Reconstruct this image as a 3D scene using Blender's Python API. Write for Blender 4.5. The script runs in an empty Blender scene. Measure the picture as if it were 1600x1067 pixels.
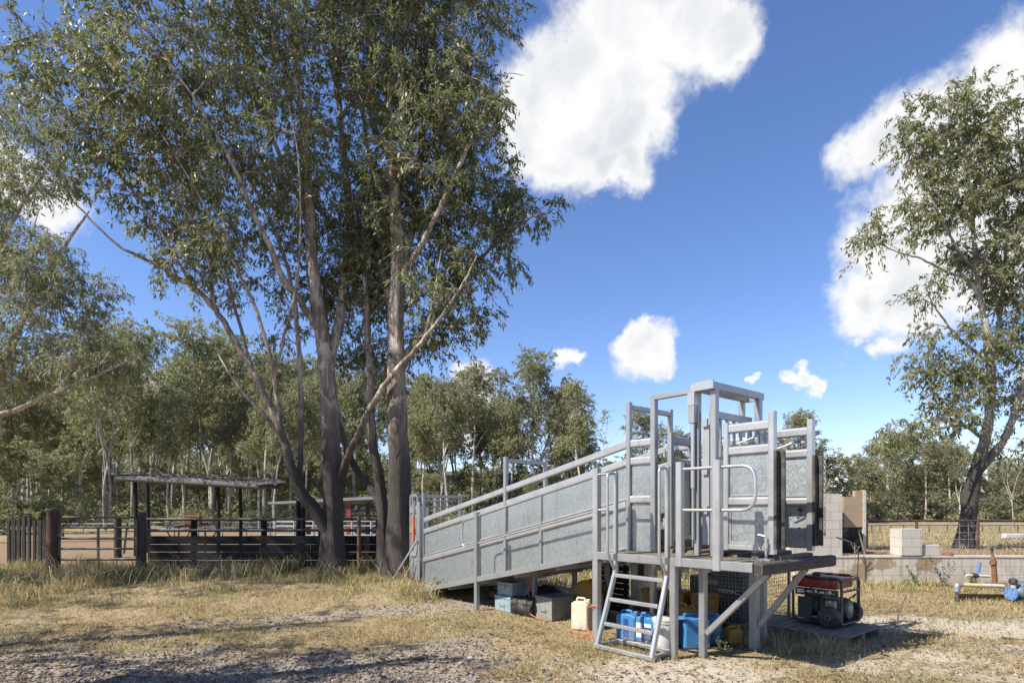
import bpy, math, random
import numpy as np
from mathutils import Vector, Matrix

R = math.radians
SC = bpy.context.scene
COL = SC.collection

# ------------------------------------------------------------------ camera
cam_d = bpy.data.cameras.new("camera")
cam = bpy.data.objects.new("camera", cam_d)
COL.objects.link(cam)
cam.location = (0, 0, 1.65)
cam.rotation_euler = (R(90), 0, 0)
cam_d.sensor_width = 36
cam_d.lens = 36 * 925 / 1600
cam_d.shift_y = (796 - 533.5) / 1600
cam_d.clip_start = 0.05
cam_d.clip_end = 3000
SC.camera = cam

# ------------------------------------------------------------------ sun, exposure
SUN_EL, SUN_AZ = R(45.0), R(246.0)          # azimuth clockwise from +Y: the sun stands left of and a little behind the camera
sun_d = bpy.data.lights.new("sun", 'SUN')
sun = bpy.data.objects.new("sun", sun_d)
COL.objects.link(sun)
sun_d.energy = 4.9
sun_d.angle = R(0.5)
sun_d.color = (1.0, 0.945, 0.85)
to_sun = Vector((math.sin(SUN_AZ) * math.cos(SUN_EL), math.cos(SUN_AZ) * math.cos(SUN_EL), math.sin(SUN_EL)))
sun.rotation_euler = to_sun.to_track_quat('Z', 'Y').to_euler()
sun.location = to_sun * 60
SC.view_settings.view_transform = 'Standard'
SC.view_settings.look = 'None'
SC.view_settings.exposure = 0.86
SC.view_settings.gamma = 1
SC.cycles.max_bounces = 8
SC.cycles.diffuse_bounces = 3
SC.cycles.glossy_bounces = 3
SC.cycles.transmission_bounces = 3
SC.cycles.transparent_max_bounces = 4
SC.cycles.use_denoising = True
SC.cycles.use_adaptive_sampling = True
SC.cycles.adaptive_threshold = 0.02


class NT:
    """small node-tree writer"""
    def __init__(self, tree):
        self.t = tree
        self.n = tree.nodes
        self.l = tree.links
    def node(self, kind, **kw):
        nd = self.n.new(kind)
        for k, v in kw.items():
            setattr(nd, k, v)
        return nd
    def put(self, sock, v):
        if v is None:
            return
        if hasattr(v, 'is_output'):
            self.l.new(v, sock)
        else:
            sock.default_value = v
    def math(self, op, a, b=None, c=None, clamp=False):
        nd = self.node('ShaderNodeMath', operation=op)
        nd.use_clamp = clamp
        for i, v in enumerate((a, b, c)):
            self.put(nd.inputs[i], v)
        return nd.outputs[0]
    def vmath(self, op, a, b=None, scale=None):
        nd = self.node('ShaderNodeVectorMath', operation=op)
        self.put(nd.inputs[0], a)
        if b is not None:
            self.put(nd.inputs[1], b)
        if scale is not None:
            self.put(nd.inputs['Scale'], scale)
        return nd.outputs['Value'] if op in ('DISTANCE', 'LENGTH', 'DOT_PRODUCT') else nd.outputs['Vector']
    def noise(self, vec, scale, detail=4, rough=0.55, dist=0.0):
        nd = self.node('ShaderNodeTexNoise')
        self.put(nd.inputs['Vector'], vec)
        nd.inputs['Scale'].default_value = scale
        nd.inputs['Detail'].default_value = detail
        nd.inputs['Roughness'].default_value = rough
        nd.inputs['Distortion'].default_value = dist
        return nd
    def ramp(self, f, stops, interp='LINEAR'):
        nd = self.node('ShaderNodeValToRGB')
        nd.color_ramp.interpolation = interp
        el = nd.color_ramp.elements
        while len(el) < len(stops):
            el.new(0.5)
        for e, (p, c) in zip(el, stops):
            e.position = p
            e.color = (c, c, c, 1) if isinstance(c, (int, float)) else (*c[:3], 1)
        self.put(nd.inputs[0], f)
        return nd.outputs[0]
    def smooth(self, v, lo, hi):
        nd = self.node('ShaderNodeMapRange', interpolation_type='SMOOTHSTEP')
        self.put(nd.inputs[0], v)
        nd.inputs[1].default_value = lo
        nd.inputs[2].default_value = hi
        return nd.outputs[0]


# fix for mix(): A and B share names over data types, so only the RGBA pair is written
def _mix(self, f, a, b, mode='MIX'):
    nd = self.node('ShaderNodeMix', data_type='RGBA', blend_type=mode)
    self.put(nd.inputs[0], f)
    for s, v in ((nd.inputs[6], a), (nd.inputs[7], b)):
        if hasattr(v, 'is_output'):
            self.l.new(v, s)
        else:
            s.default_value = (*v[:3], 1)
    return nd.outputs[2]
NT.mix = _mix

# ------------------------------------------------------------------ world: physical sky + cumulus
world = bpy.data.worlds.new("World")
SC.world = world
world.use_nodes = True
W = NT(world.node_tree)
W.n.clear()
sky = W.node('ShaderNodeTexSky', sky_type='NISHITA')
sky.sun_disc = False
sky.sun_elevation = SUN_EL
sky.sun_rotation = SUN_AZ
sky.altitude = 200
sky.air_density = 1.0
sky.dust_density = 0.2
sky.ozone_density = 2.6
SKY_STRENGTH = 0.107


def direction(px, py):
    v = Vector(((px - 800) / 925, 1, (796 - py) / 925))
    return v.normalized()


CLOUDS = [  # (bearing and height as seen from the yard, angular radius) of the puffs that make each cumulus
    (962, 40, 92), (1065, 30, 92), (900, 118, 96), (850, 165, 80), (960, 150, 92), (992, 208, 72), (915, 220, 80),
    (835, 215, 62), (998, 268, 46), (950, 268, 44), (1118, 62, 62), (880, 255, 48), (1010, -40, 110),
    (1545, 145, 84), (1610, 150, 95), (1480, 170, 52), (1385, 235, 62), (1445, 215, 78), (1500, 270, 110), (1405, 375, 82), (1600, 300, 130), (1480, 350, 90),
    (1350, 468, 52), (1430, 440, 74), (1520, 420, 90), (1332, 530, 26), (1388, 530, 30),
    (998, 548, 44), (1022, 566, 34), (982, 530, 26), (1002, 514, 18),
    (874, 553, 22), (898, 557, 15), (1236, 588, 15), (1258, 586, 17), (1282, 589, 15), (1190, 584, 9), (912, 652, 20),
    (20, 265, 62), (75, 300, 55), (235, 622, 44), (280, 640, 40), (740, 600, 38), (752, 655, 50),
]
tc = W.node('ShaderNodeTexCoord')
D = tc.outputs['Generated']
n1 = W.noise(D, 5.0, 3, 0.5)
n2 = W.noise(D, 15.0, 7, 0.62)
n3 = W.noise(D, 34.0, 6, 0.68)
off = W.vmath('ADD', W.vmath('SCALE', W.vmath('SUBTRACT', n1.outputs['Color'], (0.5, 0.5, 0.5)), scale=0.085),
              W.vmath('SCALE', W.vmath('SUBTRACT', n2.outputs['Color'], (0.5, 0.5, 0.5)), scale=0.085))
Dn = W.vmath('ADD', D, off)
field = None
low = None
for (px, py, pr) in CLOUDS:
    c = direction(px, py)
    q = Vector(((px - 800) / 925, 1, (796 - py) / 925)).length
    r = pr / 925 / q * 1.12
    dist = W.vmath('DISTANCE', Dn, tuple(c))
    m = W.math('MULTIPLY_ADD', dist, -1.0 / r, 1.0)
    if field is None:
        field = m
    else:
        nd = W.node('ShaderNodeMath', operation='SMOOTH_MAX')
        W.put(nd.inputs[0], field)
        W.put(nd.inputs[1], m)
        nd.inputs[2].default_value = 0.12
        field = nd.outputs[0]
alpha = W.smooth(W.math('ADD', field, W.math('MULTIPLY_ADD', n3.outputs['Fac'], 0.46, -0.23)), -0.06, 0.46)
# relief of the puffs: the lit side faces the sun (up and left), the base stays grey
sd = W.vmath('SCALE', tuple(to_sun), scale=0.06)
relief_a = W.noise(Dn, 6.0, 5, 0.5)
relief_b = W.noise(W.vmath('ADD', Dn, sd), 6.0, 5, 0.5)
rel = W.math('SUBTRACT', relief_a.outputs['Fac'], relief_b.outputs['Fac'])
tone = W.math('MULTIPLY_ADD', rel, 1.0, 0.92)
thick = W.smooth(field, 0.25, 0.85)
tone = W.math('SUBTRACT', tone, W.math('MULTIPLY', thick, 0.22), clamp=True)
cl = W.ramp(tone, [(0.35, (0.50, 0.55, 0.64)), (0.62, (0.78, 0.81, 0.86)), (0.85, (1.0, 1.0, 1.0))])
cl = W.vmath('SCALE', cl, scale=0.55 / SKY_STRENGTH)
sat = W.node('ShaderNodeHueSaturation')
sat.inputs['Saturation'].default_value = 1.12
W.put(sat.inputs['Color'], sky.outputs[0])
tint = W.vmath('MULTIPLY', sat.outputs[0], (1.0, 0.925, 1.05))
wc = W.mix(alpha, tint, cl)
bg = W.node('ShaderNodeBackground')
bg.inputs['Strength'].default_value = SKY_STRENGTH
W.put(bg.inputs['Color'], wc)
wo = W.node('ShaderNodeOutputWorld')
W.l.new(bg.outputs[0], wo.inputs[0])

# ------------------------------------------------------------------ helpers
def tag(o, label=None, cat=None, group=None, kind=None):
    if label: o['label'] = label
    if cat: o['category'] = cat
    if group: o['group'] = group
    if kind: o['kind'] = kind
    return o


def empty(name, loc=(0, 0, 0), rz=0, label=None, cat=None, group=None, kind=None):
    o = bpy.data.objects.new(name, None)
    COL.objects.link(o)
    o.empty_display_size = 0.2
    o.location = loc
    o.rotation_euler = (0, 0, rz)
    return tag(o, label, cat, group, kind)


def link_mesh(name, verts, faces, mats, parent=None, smooth=False, mat_idx=None):
    me = bpy.data.meshes.new(name)
    me.from_pydata([tuple(v) for v in verts], [], faces)
    for m in (mats if isinstance(mats, (list, tuple)) else [mats]):
        me.materials.append(m)
    if mat_idx is not None:
        me.polygons.foreach_set('material_index', mat_idx)
    if smooth:
        me.polygons.foreach_set('use_smooth', [True] * len(me.polygons))
    me.update()
    o = bpy.data.objects.new(name, me)
    COL.objects.link(o)
    if parent: o.parent = parent
    return o


def np_mesh(name, V, F, mats, parent=None, smooth=False, mat_idx=None):
    """V (n,3) floats; F (m,k) ints, every face with the same number of corners"""
    me = bpy.data.meshes.new(name)
    V = np.ascontiguousarray(V, dtype=np.float32)
    F = np.ascontiguousarray(F, dtype=np.int32)
    k = F.shape[1]
    me.vertices.add(len(V))
    me.vertices.foreach_set('co', V.ravel())
    me.loops.add(F.size)
    me.loops.foreach_set('vertex_index', F.ravel())
    me.polygons.add(len(F))
    me.polygons.foreach_set('loop_start', np.arange(0, F.size, k, dtype=np.int32))
    me.polygons.foreach_set('loop_total', np.full(len(F), k, dtype=np.int32))
    for m in (mats if isinstance(mats, (list, tuple)) else [mats]):
        me.materials.append(m)
    if mat_idx is not None:
        me.polygons.foreach_set('material_index', np.asarray(mat_idx, dtype=np.int32))
    if smooth:
        me.polygons.foreach_set('use_smooth', np.ones(len(F), dtype=bool))
    me.update(calc_edges=True)
    o = bpy.data.objects.new(name, me)
    COL.objects.link(o)
    if parent: o.parent = parent
    return o


def frame_of(d, up=Vector((0, 0, 1))):
    d = Vector(d).normalized()
    if abs(d.dot(up)) > 0.98:
        up = Vector((0, 1, 0)) if abs(d.y) < 0.9 else Vector((1, 0, 0))
    a = d.cross(up).normalized()
    b = a.cross(d).normalized()
    return d, a, b


class MB:
    def __init__(self):
        self.v, self.f = [], []
    def add(self, vs, fs):
        n = len(self.v)
        self.v += [Vector(p) for p in vs]
        self.f += [tuple(i + n for i in q) for q in fs]
        return self
    def box(self, x0, x1, y0, y1, z0, z1, ch=0.0):
        return self.bar((0.5 * (x0 + x1), y0, 0.5 * (z0 + z1)), (0.5 * (x0 + x1), y1, 0.5 * (z0 + z1)), x1 - x0, z1 - z0, ch)
    def bar(self, p, q, w, h, ch=0.0, up=(0, 0, 1)):
        """a straight section from p to q, w across, h along up, corners chamfered by ch"""
        p, q = Vector(p), Vector(q)
        d, a, b = frame_of(q - p, Vector(up))
        ch = min(ch, w * 0.45, h * 0.45)
        if ch > 0:
            pr = [(-w/2 + ch, -h/2), (w/2 - ch, -h/2), (w/2, -h/2 + ch), (w/2, h/2 - ch), (w/2 - ch, h/2), (-w/2 + ch, h/2), (-w/2, h/2 - ch), (-w/2, -h/2 + ch)]
        else:
            pr = [(-w/2, -h/2), (w/2, -h/2), (w/2, h/2), (-w/2, h/2)]
        n = len(pr)
        vs = [p + a * x + b * y for x, y in pr] + [q + a * x + b * y for x, y in pr]
        fs = [(i, (i + 1) % n, n + (i + 1) % n, n + i) for i in range(n)]
        fs += [tuple(range(n))[::-1], tuple(range(n, 2 * n))]
        return self.add(vs, fs)
    def post(self, x, y, z0, z1, w=0.06, ch=0.007, d=None):
        d = d or w
        return self.bar((x, y, z0), (x, y, z1), w, d, ch, up=(0, 1, 0))
    def tube(self, pts, r, n=8, cap=True):
        pts = [Vector(p) for p in pts]
        rs = r if isinstance(r, (list, tuple)) else [r] * len(pts)
        m = len(pts)
        rings = []
        a = None
        for i, p in enumerate(pts):
            d = (pts[min(i + 1, m - 1)] - pts[max(i - 1, 0)]).normalized()
            if a is None:
                _, a, b = frame_of(d)
            else:
                a = (a - d * a.dot(d)).normalized()
                b = a.cross(d)
            rings.append([p + (a * math.cos(2 * math.pi * k / n) + b * math.sin(2 * math.pi * k / n)) * rs[i] for k in range(n)])
        vs = [q for g in rings for q in g]
        fs = []
        for i in range(m - 1):
            for k in range(n):
                fs.append((i * n + k, i * n + (k + 1) % n, (i + 1) * n + (k + 1) % n, (i + 1) * n + k))
        if cap:
            fs += [tuple(range(n))[::-1], tuple(range((m - 1) * n, m * n))]
        return self.add(vs, fs)
    def lathe(self, prof, n=24, centre=(0, 0, 0), axis='z'):
        vs, fs = [], []
        for (r, z) in prof:
            for k in range(n):
                t = 2 * math.pi * k / n
                p = (r * math.cos(t), r * math.sin(t), z)
                if axis == 'x': p = (z, p[0], p[1])
                if axis == 'y': p = (p[1], z, p[0])
                vs.append(Vector(p) + Vector(centre))
        for i in range(len(prof) - 1):
            for k in range(n):
                fs.append((i * n + k, i * n + (k + 1) % n, (i + 1) * n + (k + 1) % n, (i + 1) * n + k))
        fs += [tuple(range(n))[::-1], tuple(range((len(prof) - 1) * n, len(prof) * n))]
        return self.add(vs, fs)
    def prism(self, outline, y0, y1, axis='y'):
        """outline of (x, z) pairs pushed from y0 to y1"""
        n = len(outline)
        def P(x, y, z): return (x, y, z) if axis == 'y' else (y, x, z)
        vs = [P(x, y0, z) for x, z in outline] + [P(x, y1, z) for x, z in outline]
        fs = [(i, (i + 1) % n, n + (i + 1) % n, n + i) for i in range(n)] + [tuple(range(n))[::-1], tuple(range(n, 2 * n))]
        return self.add(vs, fs)
    def build(self, name, mat, parent=None, smooth=False, bevel=0.0, seg=2):
        o = link_mesh(name, self.v, self.f, mat, parent)
        bm_fix(o.data)
        if bevel > 0:
            md = o.modifiers.new("bevel", 'BEVEL')
            md.width = bevel
            md.segments = seg
            md.limit_method = 'ANGLE'
            md.angle_limit = R(40)
        if smooth:
            o.data.polygons.foreach_set('use_smooth', [True] * len(o.data.polygons))
            if hasattr(o.data, 'set_sharp_from_angle'):
                o.data.set_sharp_from_angle(angle=R(40))
        return o


def bm_fix(me):
    import bmesh
    bm = bmesh.new()
    bm.from_mesh(me)
    bmesh.ops.recalc_face_normals(bm, faces=bm.faces)
    bm.to_mesh(me)
    bm.free()


def rbend(pts, r, n=5):
    """round the inner corners of a polyline"""
    pts = [Vector(p) for p in pts]
    out = [pts[0]]
    for i in range(1, len(pts) - 1):
        a, b, c = pts[i - 1], pts[i], pts[i + 1]
        d1, d2 = (a - b), (c - b)
        k = min(r, d1.length * 0.49, d2.length * 0.49)
        p, q = b + d1.normalized() * k, b + d2.normalized() * k
        for j in range(n + 1):
            t = j / n
            out.append(p * (1 - t) ** 2 + b * 2 * t * (1 - t) + q * t * t)
    out.append(pts[-1])
    return out


def ss(x, a=0.0, b=1.0):
    t = np.clip((x - a) / (b - a), 0, 1)
    return t * t * (3 - 2 * t)


def vnoise(x, y, scale, seed=0):
    """value noise on arrays"""
    x = np.asarray(x, float) * scale
    y = np.asarray(y, float) * scale
    xi, yi = np.floor(x).astype(np.int64), np.floor(y).astype(np.int64)
    xf, yf = x - xi, y - yi
    def hsh(i, j):
        n = (i * 374761393 + j * 668265263 + seed * 1442695041) & 0x7fffffff
        n = (n ^ (n >> 13)) * 1274126177 & 0x7fffffff
        return ((n ^ (n >> 16)) & 0xffff) / 65535.0
    u, v = xf * xf * (3 - 2 * xf), yf * yf * (3 - 2 * yf)
    return (hsh(xi, yi) * (1 - u) + hsh(xi + 1, yi) * u) * (1 - v) + (hsh(xi, yi + 1) * (1 - u) + hsh(xi + 1, yi + 1) * u) * v


def fbm(x, y, scale, seed=0, octv=4):
    s, a, t = 0, 0.5, 0
    for k in range(octv):
        s = s + a * vnoise(x, y, scale * 2 ** k, seed + k * 17)
        t += a
        a *= 0.5
    return s / t


WALL_Y = 13.1          # face of the retaining wall
def ground_z(x, y):
    x = np.asarray(x, float)
    y = np.asarray(y, float)
    left = 0.24 * ss(y, 8.0, 14.0) * (1 - ss(x, -0.5, 3.5))
    field = 0.50 - 0.12 * ss(y, 16, 24)
    up = np.where(x > 6.25, (y > WALL_Y + 0.07) * 1.0, ss(y, 13.2, 16.5) * ss(x, 3.4, 6.2))
    z = left * (1 - ss(x, 3, 5)) + field * up
    far = ss(y, 22, 60)
    z = z * (1 - far) + 0.28 * far
    return z + 0.035 * (fbm(x, y, 0.55, 3) - 0.5) + 0.012 * (fbm(x, y, 3.1, 5, 2) - 0.5)


def gz(x, y):
    return float(ground_z(x, y))


def at(px, py, Y):
    """the point a distance Y into the yard on a given bearing and height"""
    return Vector(((px - 800) / 925 * Y, Y, 1.65 - (py - 796) / 925 * Y))


# ------------------------------------------------------------------ materials
def mat(name):
    m = bpy.data.materials.new(name)
    m.use_nodes = True
    t = NT(m.node_tree)
    b = t.n['Principled BSDF']
    return m, t, b


def obj_coord(t):
    return t.node('ShaderNodeTexCoord').outputs['Object']


def bump(t, b, h, strength=0.3, dist=0.01):
    nd = t.node('ShaderNodeBump')
    nd.inputs['Strength'].default_value = strength
    nd.inputs['Distance'].default_value = dist
    t.put(nd.inputs['Height'], h)
    t.l.new(nd.outputs[0], b.inputs['Normal'])


def plain(name, col, rough=0.6, metal=0.0, dirt=None, scale=9.0, amt=0.5, bmp=0.0):
    m, t, b = mat(name)
    co = obj_coord(t)
    n = t.noise(co, scale, 6, 0.62)
    d = dirt or tuple(c * 0.55 for c in col)
    f = t.math('MULTIPLY', t.smooth(n.outputs['Fac'], 0.42, 0.72), amt)
    n2 = t.noise(co, scale * 0.45, 7, 0.7)
    c = t.mix(f, col, d)
    c = t.mix(t.math('MULTIPLY', t.smooth(n2.outputs['Fac'], 0.42, 0.70), 0.42), c, (0.26, 0.215, 0.155))
    t.put(b.inputs['Base Color'], c)
    t.put(b.inputs['Roughness'], t.math('MULTIPLY_ADD', n.outputs['Fac'], 0.3, rough - 0.15))
    b.inputs['Metallic'].default_value = metal
    if bmp:
        bump(t, b, t.noise(co, scale * 6, 4).outputs['Fac'], bmp, 0.006)
    return m


def galvanised(name, base, spangle=0.0, metal=0.55, rough=0.42, stain=0.12, sc=60.0):
    m, t, b = mat(name)
    co = obj_coord(t)
    col = base
    n = t.noise(co, 3.5, 6, 0.6)
    n2 = t.noise(co, 26.0, 4, 0.6)
    dark = tuple(c * 0.62 for c in base)
    c1 = t.mix(t.math('MULTIPLY', t.smooth(n.outputs['Fac'], 0.4, 0.7), 0.35), col, dark)
    if spangle:
        vo = t.node('ShaderNodeTexVoronoi', feature='F1')
        vo.inputs['Scale'].default_value = sc
        t.put(vo.inputs['Vector'], co)
        sv = t.node('ShaderNodeSeparateColor')
        t.put(sv.inputs[0], vo.outputs['Color'])
        c1 = t.mix(t.math('MULTIPLY', sv.outputs[0], spangle), c1, tuple(min(1, c * 1.5) for c in base))
        c1 = t.mix(t.math('MULTIPLY', sv.outputs[1], spangle * 0.8), c1, tuple(c * 0.5 for c in base))
        t.put(b.inputs['Roughness'], t.math('MULTIPLY_ADD', sv.outputs[2], 0.22, rough - 0.08))
    else:
        t.put(b.inputs['Roughness'], t.math('MULTIPLY_ADD', n2.outputs['Fac'], 0.25, rough - 0.12))
    c1 = t.mix(t.math('MULTIPLY', t.smooth(n2.outputs['Fac'], 0.62, 0.75), stain), c1, (0.16, 0.13, 0.10))
    mp = t.node('ShaderNodeMapping')
    mp.inputs['Scale'].default_value = (7, 7, 0.8)
    t.put(mp.inputs[0], co)
    n4 = t.noise(mp.outputs[0], 2.2, 6, 0.7)
    c1 = t.mix(t.math('MULTIPLY', t.smooth(n4.outputs['Fac'], 0.52, 0.74), 0.38), c1, (0.17, 0.145, 0.115))
    t.put(b.inputs['Base Color'], c1)
    b.inputs['Metallic'].default_value = metal
    bump(t, b, n.outputs['Fac'], 0.08, 0.02)
    return m


M = {}
M['steel'] = galvanised('galvanised_steel', (0.345, 0.347, 0.345), 0, 0.62, 0.40, 0.3)
M['rail'] = galvanised('galvanised_rail', (0.47, 0.47, 0.465), 0, 0.66, 0.34, 0.25)
M['sheet'] = galvanised('spangled_sheet', (0.34, 0.368, 0.368), 0.5, 0.66, 0.34, 0.10, 60)
M['sheet_smooth'] = galvanised('worn_sheet', (0.40, 0.43, 0.435), 0.14, 0.6, 0.34, 0.2, 40)
M['steel_dark'] = galvanised('weathered_steel', (0.30, 0.31, 0.31), 0, 0.4, 0.5, 0.4)
M['rubber'] = plain('black_rubber', (0.022, 0.022, 0.023), 0.75, bmp=0.2)
M['rust'] = plain('rusty_steel', (0.20, 0.085, 0.04), 0.85, 0.1, (0.08, 0.04, 0.025), 14, 0.8, 0.3)
M['darkpaint'] = plain('black_paint', (0.022, 0.022, 0.024), 0.5, 0.1, (0.09, 0.08, 0.07), 12, 0.3)
M['red'] = plain('dark_red_paint', (0.22, 0.012, 0.03), 0.38, 0.1, (0.10, 0.01, 0.015), 10, 0.5)
M['blue'] = plain('blue_plastic', (0.03, 0.165, 0.36), 0.5, 0, (0.02, 0.09, 0.22), 8, 0.5)
M['blue_dark'] = plain('deep_blue_plastic', (0.012, 0.05, 0.22), 0.5)
M['cream'] = plain('cream_plastic', (0.52, 0.46, 0.34), 0.6, 0, (0.36, 0.30, 0.21), 7, 0.5)
M['white'] = plain('white_plastic', (0.52, 0.52, 0.48), 0.55, 0, (0.34, 0.32, 0.27), 6, 0.5)
M['yellow'] = plain('yellow_plastic', (0.30, 0.155, 0.012), 0.6, 0, (0.12, 0.07, 0.02), 6, 0.7)
M['lime'] = plain('lime_webbing', (0.42, 0.72, 0.05), 0.6)
M['orange'] = plain('orange_rope', (0.50, 0.11, 0.05), 0.8, 0, (0.30, 0.08, 0.05), 30, 0.5)
M['maroon'] = plain('maroon_plastic', (0.14, 0.02, 0.025), 0.6)
M['boxblue'] = plain('blue_grey_enamel', (0.26, 0.36, 0.42), 0.5, 0.2, (0.20, 0.19, 0.16), 11, 0.6)
M['boxgrey'] = plain('grey_enamel', (0.25, 0.25, 0.225), 0.6, 0.2, (0.14, 0.12, 0.09), 10, 0.6)
M['compressor'] = plain('charcoal_enamel', (0.05, 0.052, 0.05), 0.6, 0, (0.10, 0.085, 0.065), 7, 0.5)
M['tarp'] = plain('dark_tarpaulin', (0.035, 0.038, 0.04), 0.7, bmp=0.4)
M['paint_dull'] = plain('dull_teal_paint', (0.07, 0.12, 0.17), 0.55, 0.1, (0.25, 0.23, 0.20), 16, 0.6)
M['paint_blue'] = plain('chipped_blue_paint', (0.06, 0.20, 0.46), 0.5, 0.1, (0.35, 0.33, 0.30), 18, 0.5)
M['pipe_yellow'] = plain('faded_yellow_pipe', (0.62, 0.50, 0.26), 0.65, 0, (0.55, 0.52, 0.46), 8, 0.7)
M['label'] = plain('paper_label', (0.75, 0.75, 0.72), 0.7)
M['alloy'] = plain('cast_alloy', (0.33, 0.33, 0.32), 0.45, 0.7)


def wood(name, a, bcol, sc=(1, 1, 9), rough=0.85):
    m, t, b = mat(name)
    mp = t.node('ShaderNodeMapping')
    mp.inputs['Scale'].default_value = sc
    t.put(mp.inputs[0], obj_coord(t))
    n = t.noise(mp.outputs[0], 7.0, 7, 0.65, 0.6)
    n2 = t.noise(obj_coord(t), 2.3, 4)
    c = t.mix(t.smooth(n.outputs['Fac'], 0.3, 0.72), a, bcol)
    c = t.mix(t.math('MULTIPLY', t.smooth(n2.outputs['Fac'], 0.45, 0.7), 0.55), c, tuple(x * 0.5 for x in a))
    t.put(b.inputs['Base Color'], c)
    b.inputs['Roughness'].default_value = rough
    b.inputs['Specular IOR Level'].default_value = 0.15
    bump(t, b, n.outputs['Fac'], 0.5, 0.008)
    return m


M['timber'] = wood('weathered_timber', (0.16, 0.145, 0.125), (0.08, 0.07, 0.06), (1, 9, 9))
M['timber_up'] = wood('weathered_slab', (0.085, 0.075, 0.064), (0.035, 0.030, 0.026), (9, 9, 1))
M['rust_dark'] = plain('old_rust', (0.060, 0.036, 0.026), 0.9, 0.1, (0.03, 0.022, 0.018), 14, 0.8, 0.3)
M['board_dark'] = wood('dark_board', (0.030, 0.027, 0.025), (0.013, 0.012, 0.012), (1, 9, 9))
M['pallet'] = wood('grey_pallet_wood', (0.30, 0.26, 0.21), (0.15, 0.125, 0.10), (1, 9, 9))
M['deck'] = wood('dirty_deck_board', (0.22, 0.185, 0.14), (0.10, 0.08, 0.055), (6, 1, 6))
M['ply'] = wood('brown_ply', (0.30, 0.20, 0.115), (0.20, 0.13, 0.075), (5, 5, 1))


def masonry(name, course=0.195, length=0.39, stain=True, base=(0.50, 0.47, 0.42)):
    m, t, b = mat(name)
    co = obj_coord(t)
    br = t.node('ShaderNodeTexBrick')
    mp = t.node('ShaderNodeMapping')
    mp.inputs['Rotation'].default_value = (R(90), 0, 0)
    t.put(mp.inputs[0], co)
    sp = t.node('ShaderNodeSeparateXYZ')
    t.put(sp.inputs[0], co)
    cm = t.node('ShaderNodeCombineXYZ')
    t.put(cm.inputs[0], t.math('ADD', sp.outputs[0], sp.outputs[1]))
    t.put(cm.inputs[1], sp.outputs[2])
    t.put(br.inputs['Vector'], cm.outputs[0])
    br.inputs['Scale'].default_value = 1.0
    br.inputs['Brick Width'].default_value = length
    br.inputs['Row Height'].default_value = course
    br.inputs['Mortar Size'].default_value = 0.006
    br.inputs['Mortar Smooth'].default_value = 0.3
    br.inputs['Color1'].default_value = (*base, 1)
    br.inputs['Color2'].default_value = (*[c * 0.88 for c in base], 1)
    br.inputs['Mortar'].default_value = (*[c * 0.52 for c in base], 1)
    n = t.noise(co, 2.0, 7, 0.65)
    n2 = t.noise(co, 30, 4, 0.6)
    mp2 = t.node('ShaderNodeMapping')
    mp2.inputs['Scale'].default_value = (6, 6, 0.7)
    t.put(mp2.inputs[0], co)
    n3 = t.noise(mp2.outputs[0], 1.3, 6, 0.7)
    c = t.mix(t.math('MULTIPLY', t.smooth(n.outputs['Fac'], 0.45, 0.75), 0.4), br.outputs['Color'], tuple(x * 1.25 for x in base))
    c = t.mix(t.math('MULTIPLY', n2.outputs['Fac'], 0.25), c, tuple(x * 0.55 for x in base))
    c = t.mix(t.math('MULTIPLY', t.smooth(n3.outputs['Fac'], 0.52, 0.78), 0.0 if stain else 0.45), c, (0.20, 0.18, 0.15))
    if stain:
        c = t.mix(t.math('MULTIPLY', t.smooth(n3.outputs['Fac'], 0.48, 0.72), 0.62), c, (0.17, 0.15, 0.125))
        n4 = t.noise(co, 1.1, 5, 0.6)
        c = t.mix(t.math('MULTIPLY', t.smooth(n4.outputs['Fac'], 0.55, 0.60), 0.8), c, (0.27, 0.17, 0.09))
    t.put(b.inputs['Base Color'], c)
    b.inputs['Roughness'].default_value = 0.9
    bump(t, b, t.math('ADD', n2.outputs['Fac'], t.math('MULTIPLY', br.outputs['Fac'], -2.0)), 0.35, 0.006)
    return m


M['block'] = masonry('grey_block', stain=False, base=(0.50, 0.46, 0.395))
M['wall'] = masonry('stained_block', stain=True, base=(0.55, 0.49, 0.40))
M['render'] = plain('brown_render', (0.33, 0.24, 0.155), 0.9, 0, (0.22, 0.15, 0.09), 2.2, 0.8)
M['void'] = plain('opening_shade', (0.012, 0.011, 0.010), 0.9)  # near-black colour for the shade inside the opening


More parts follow.
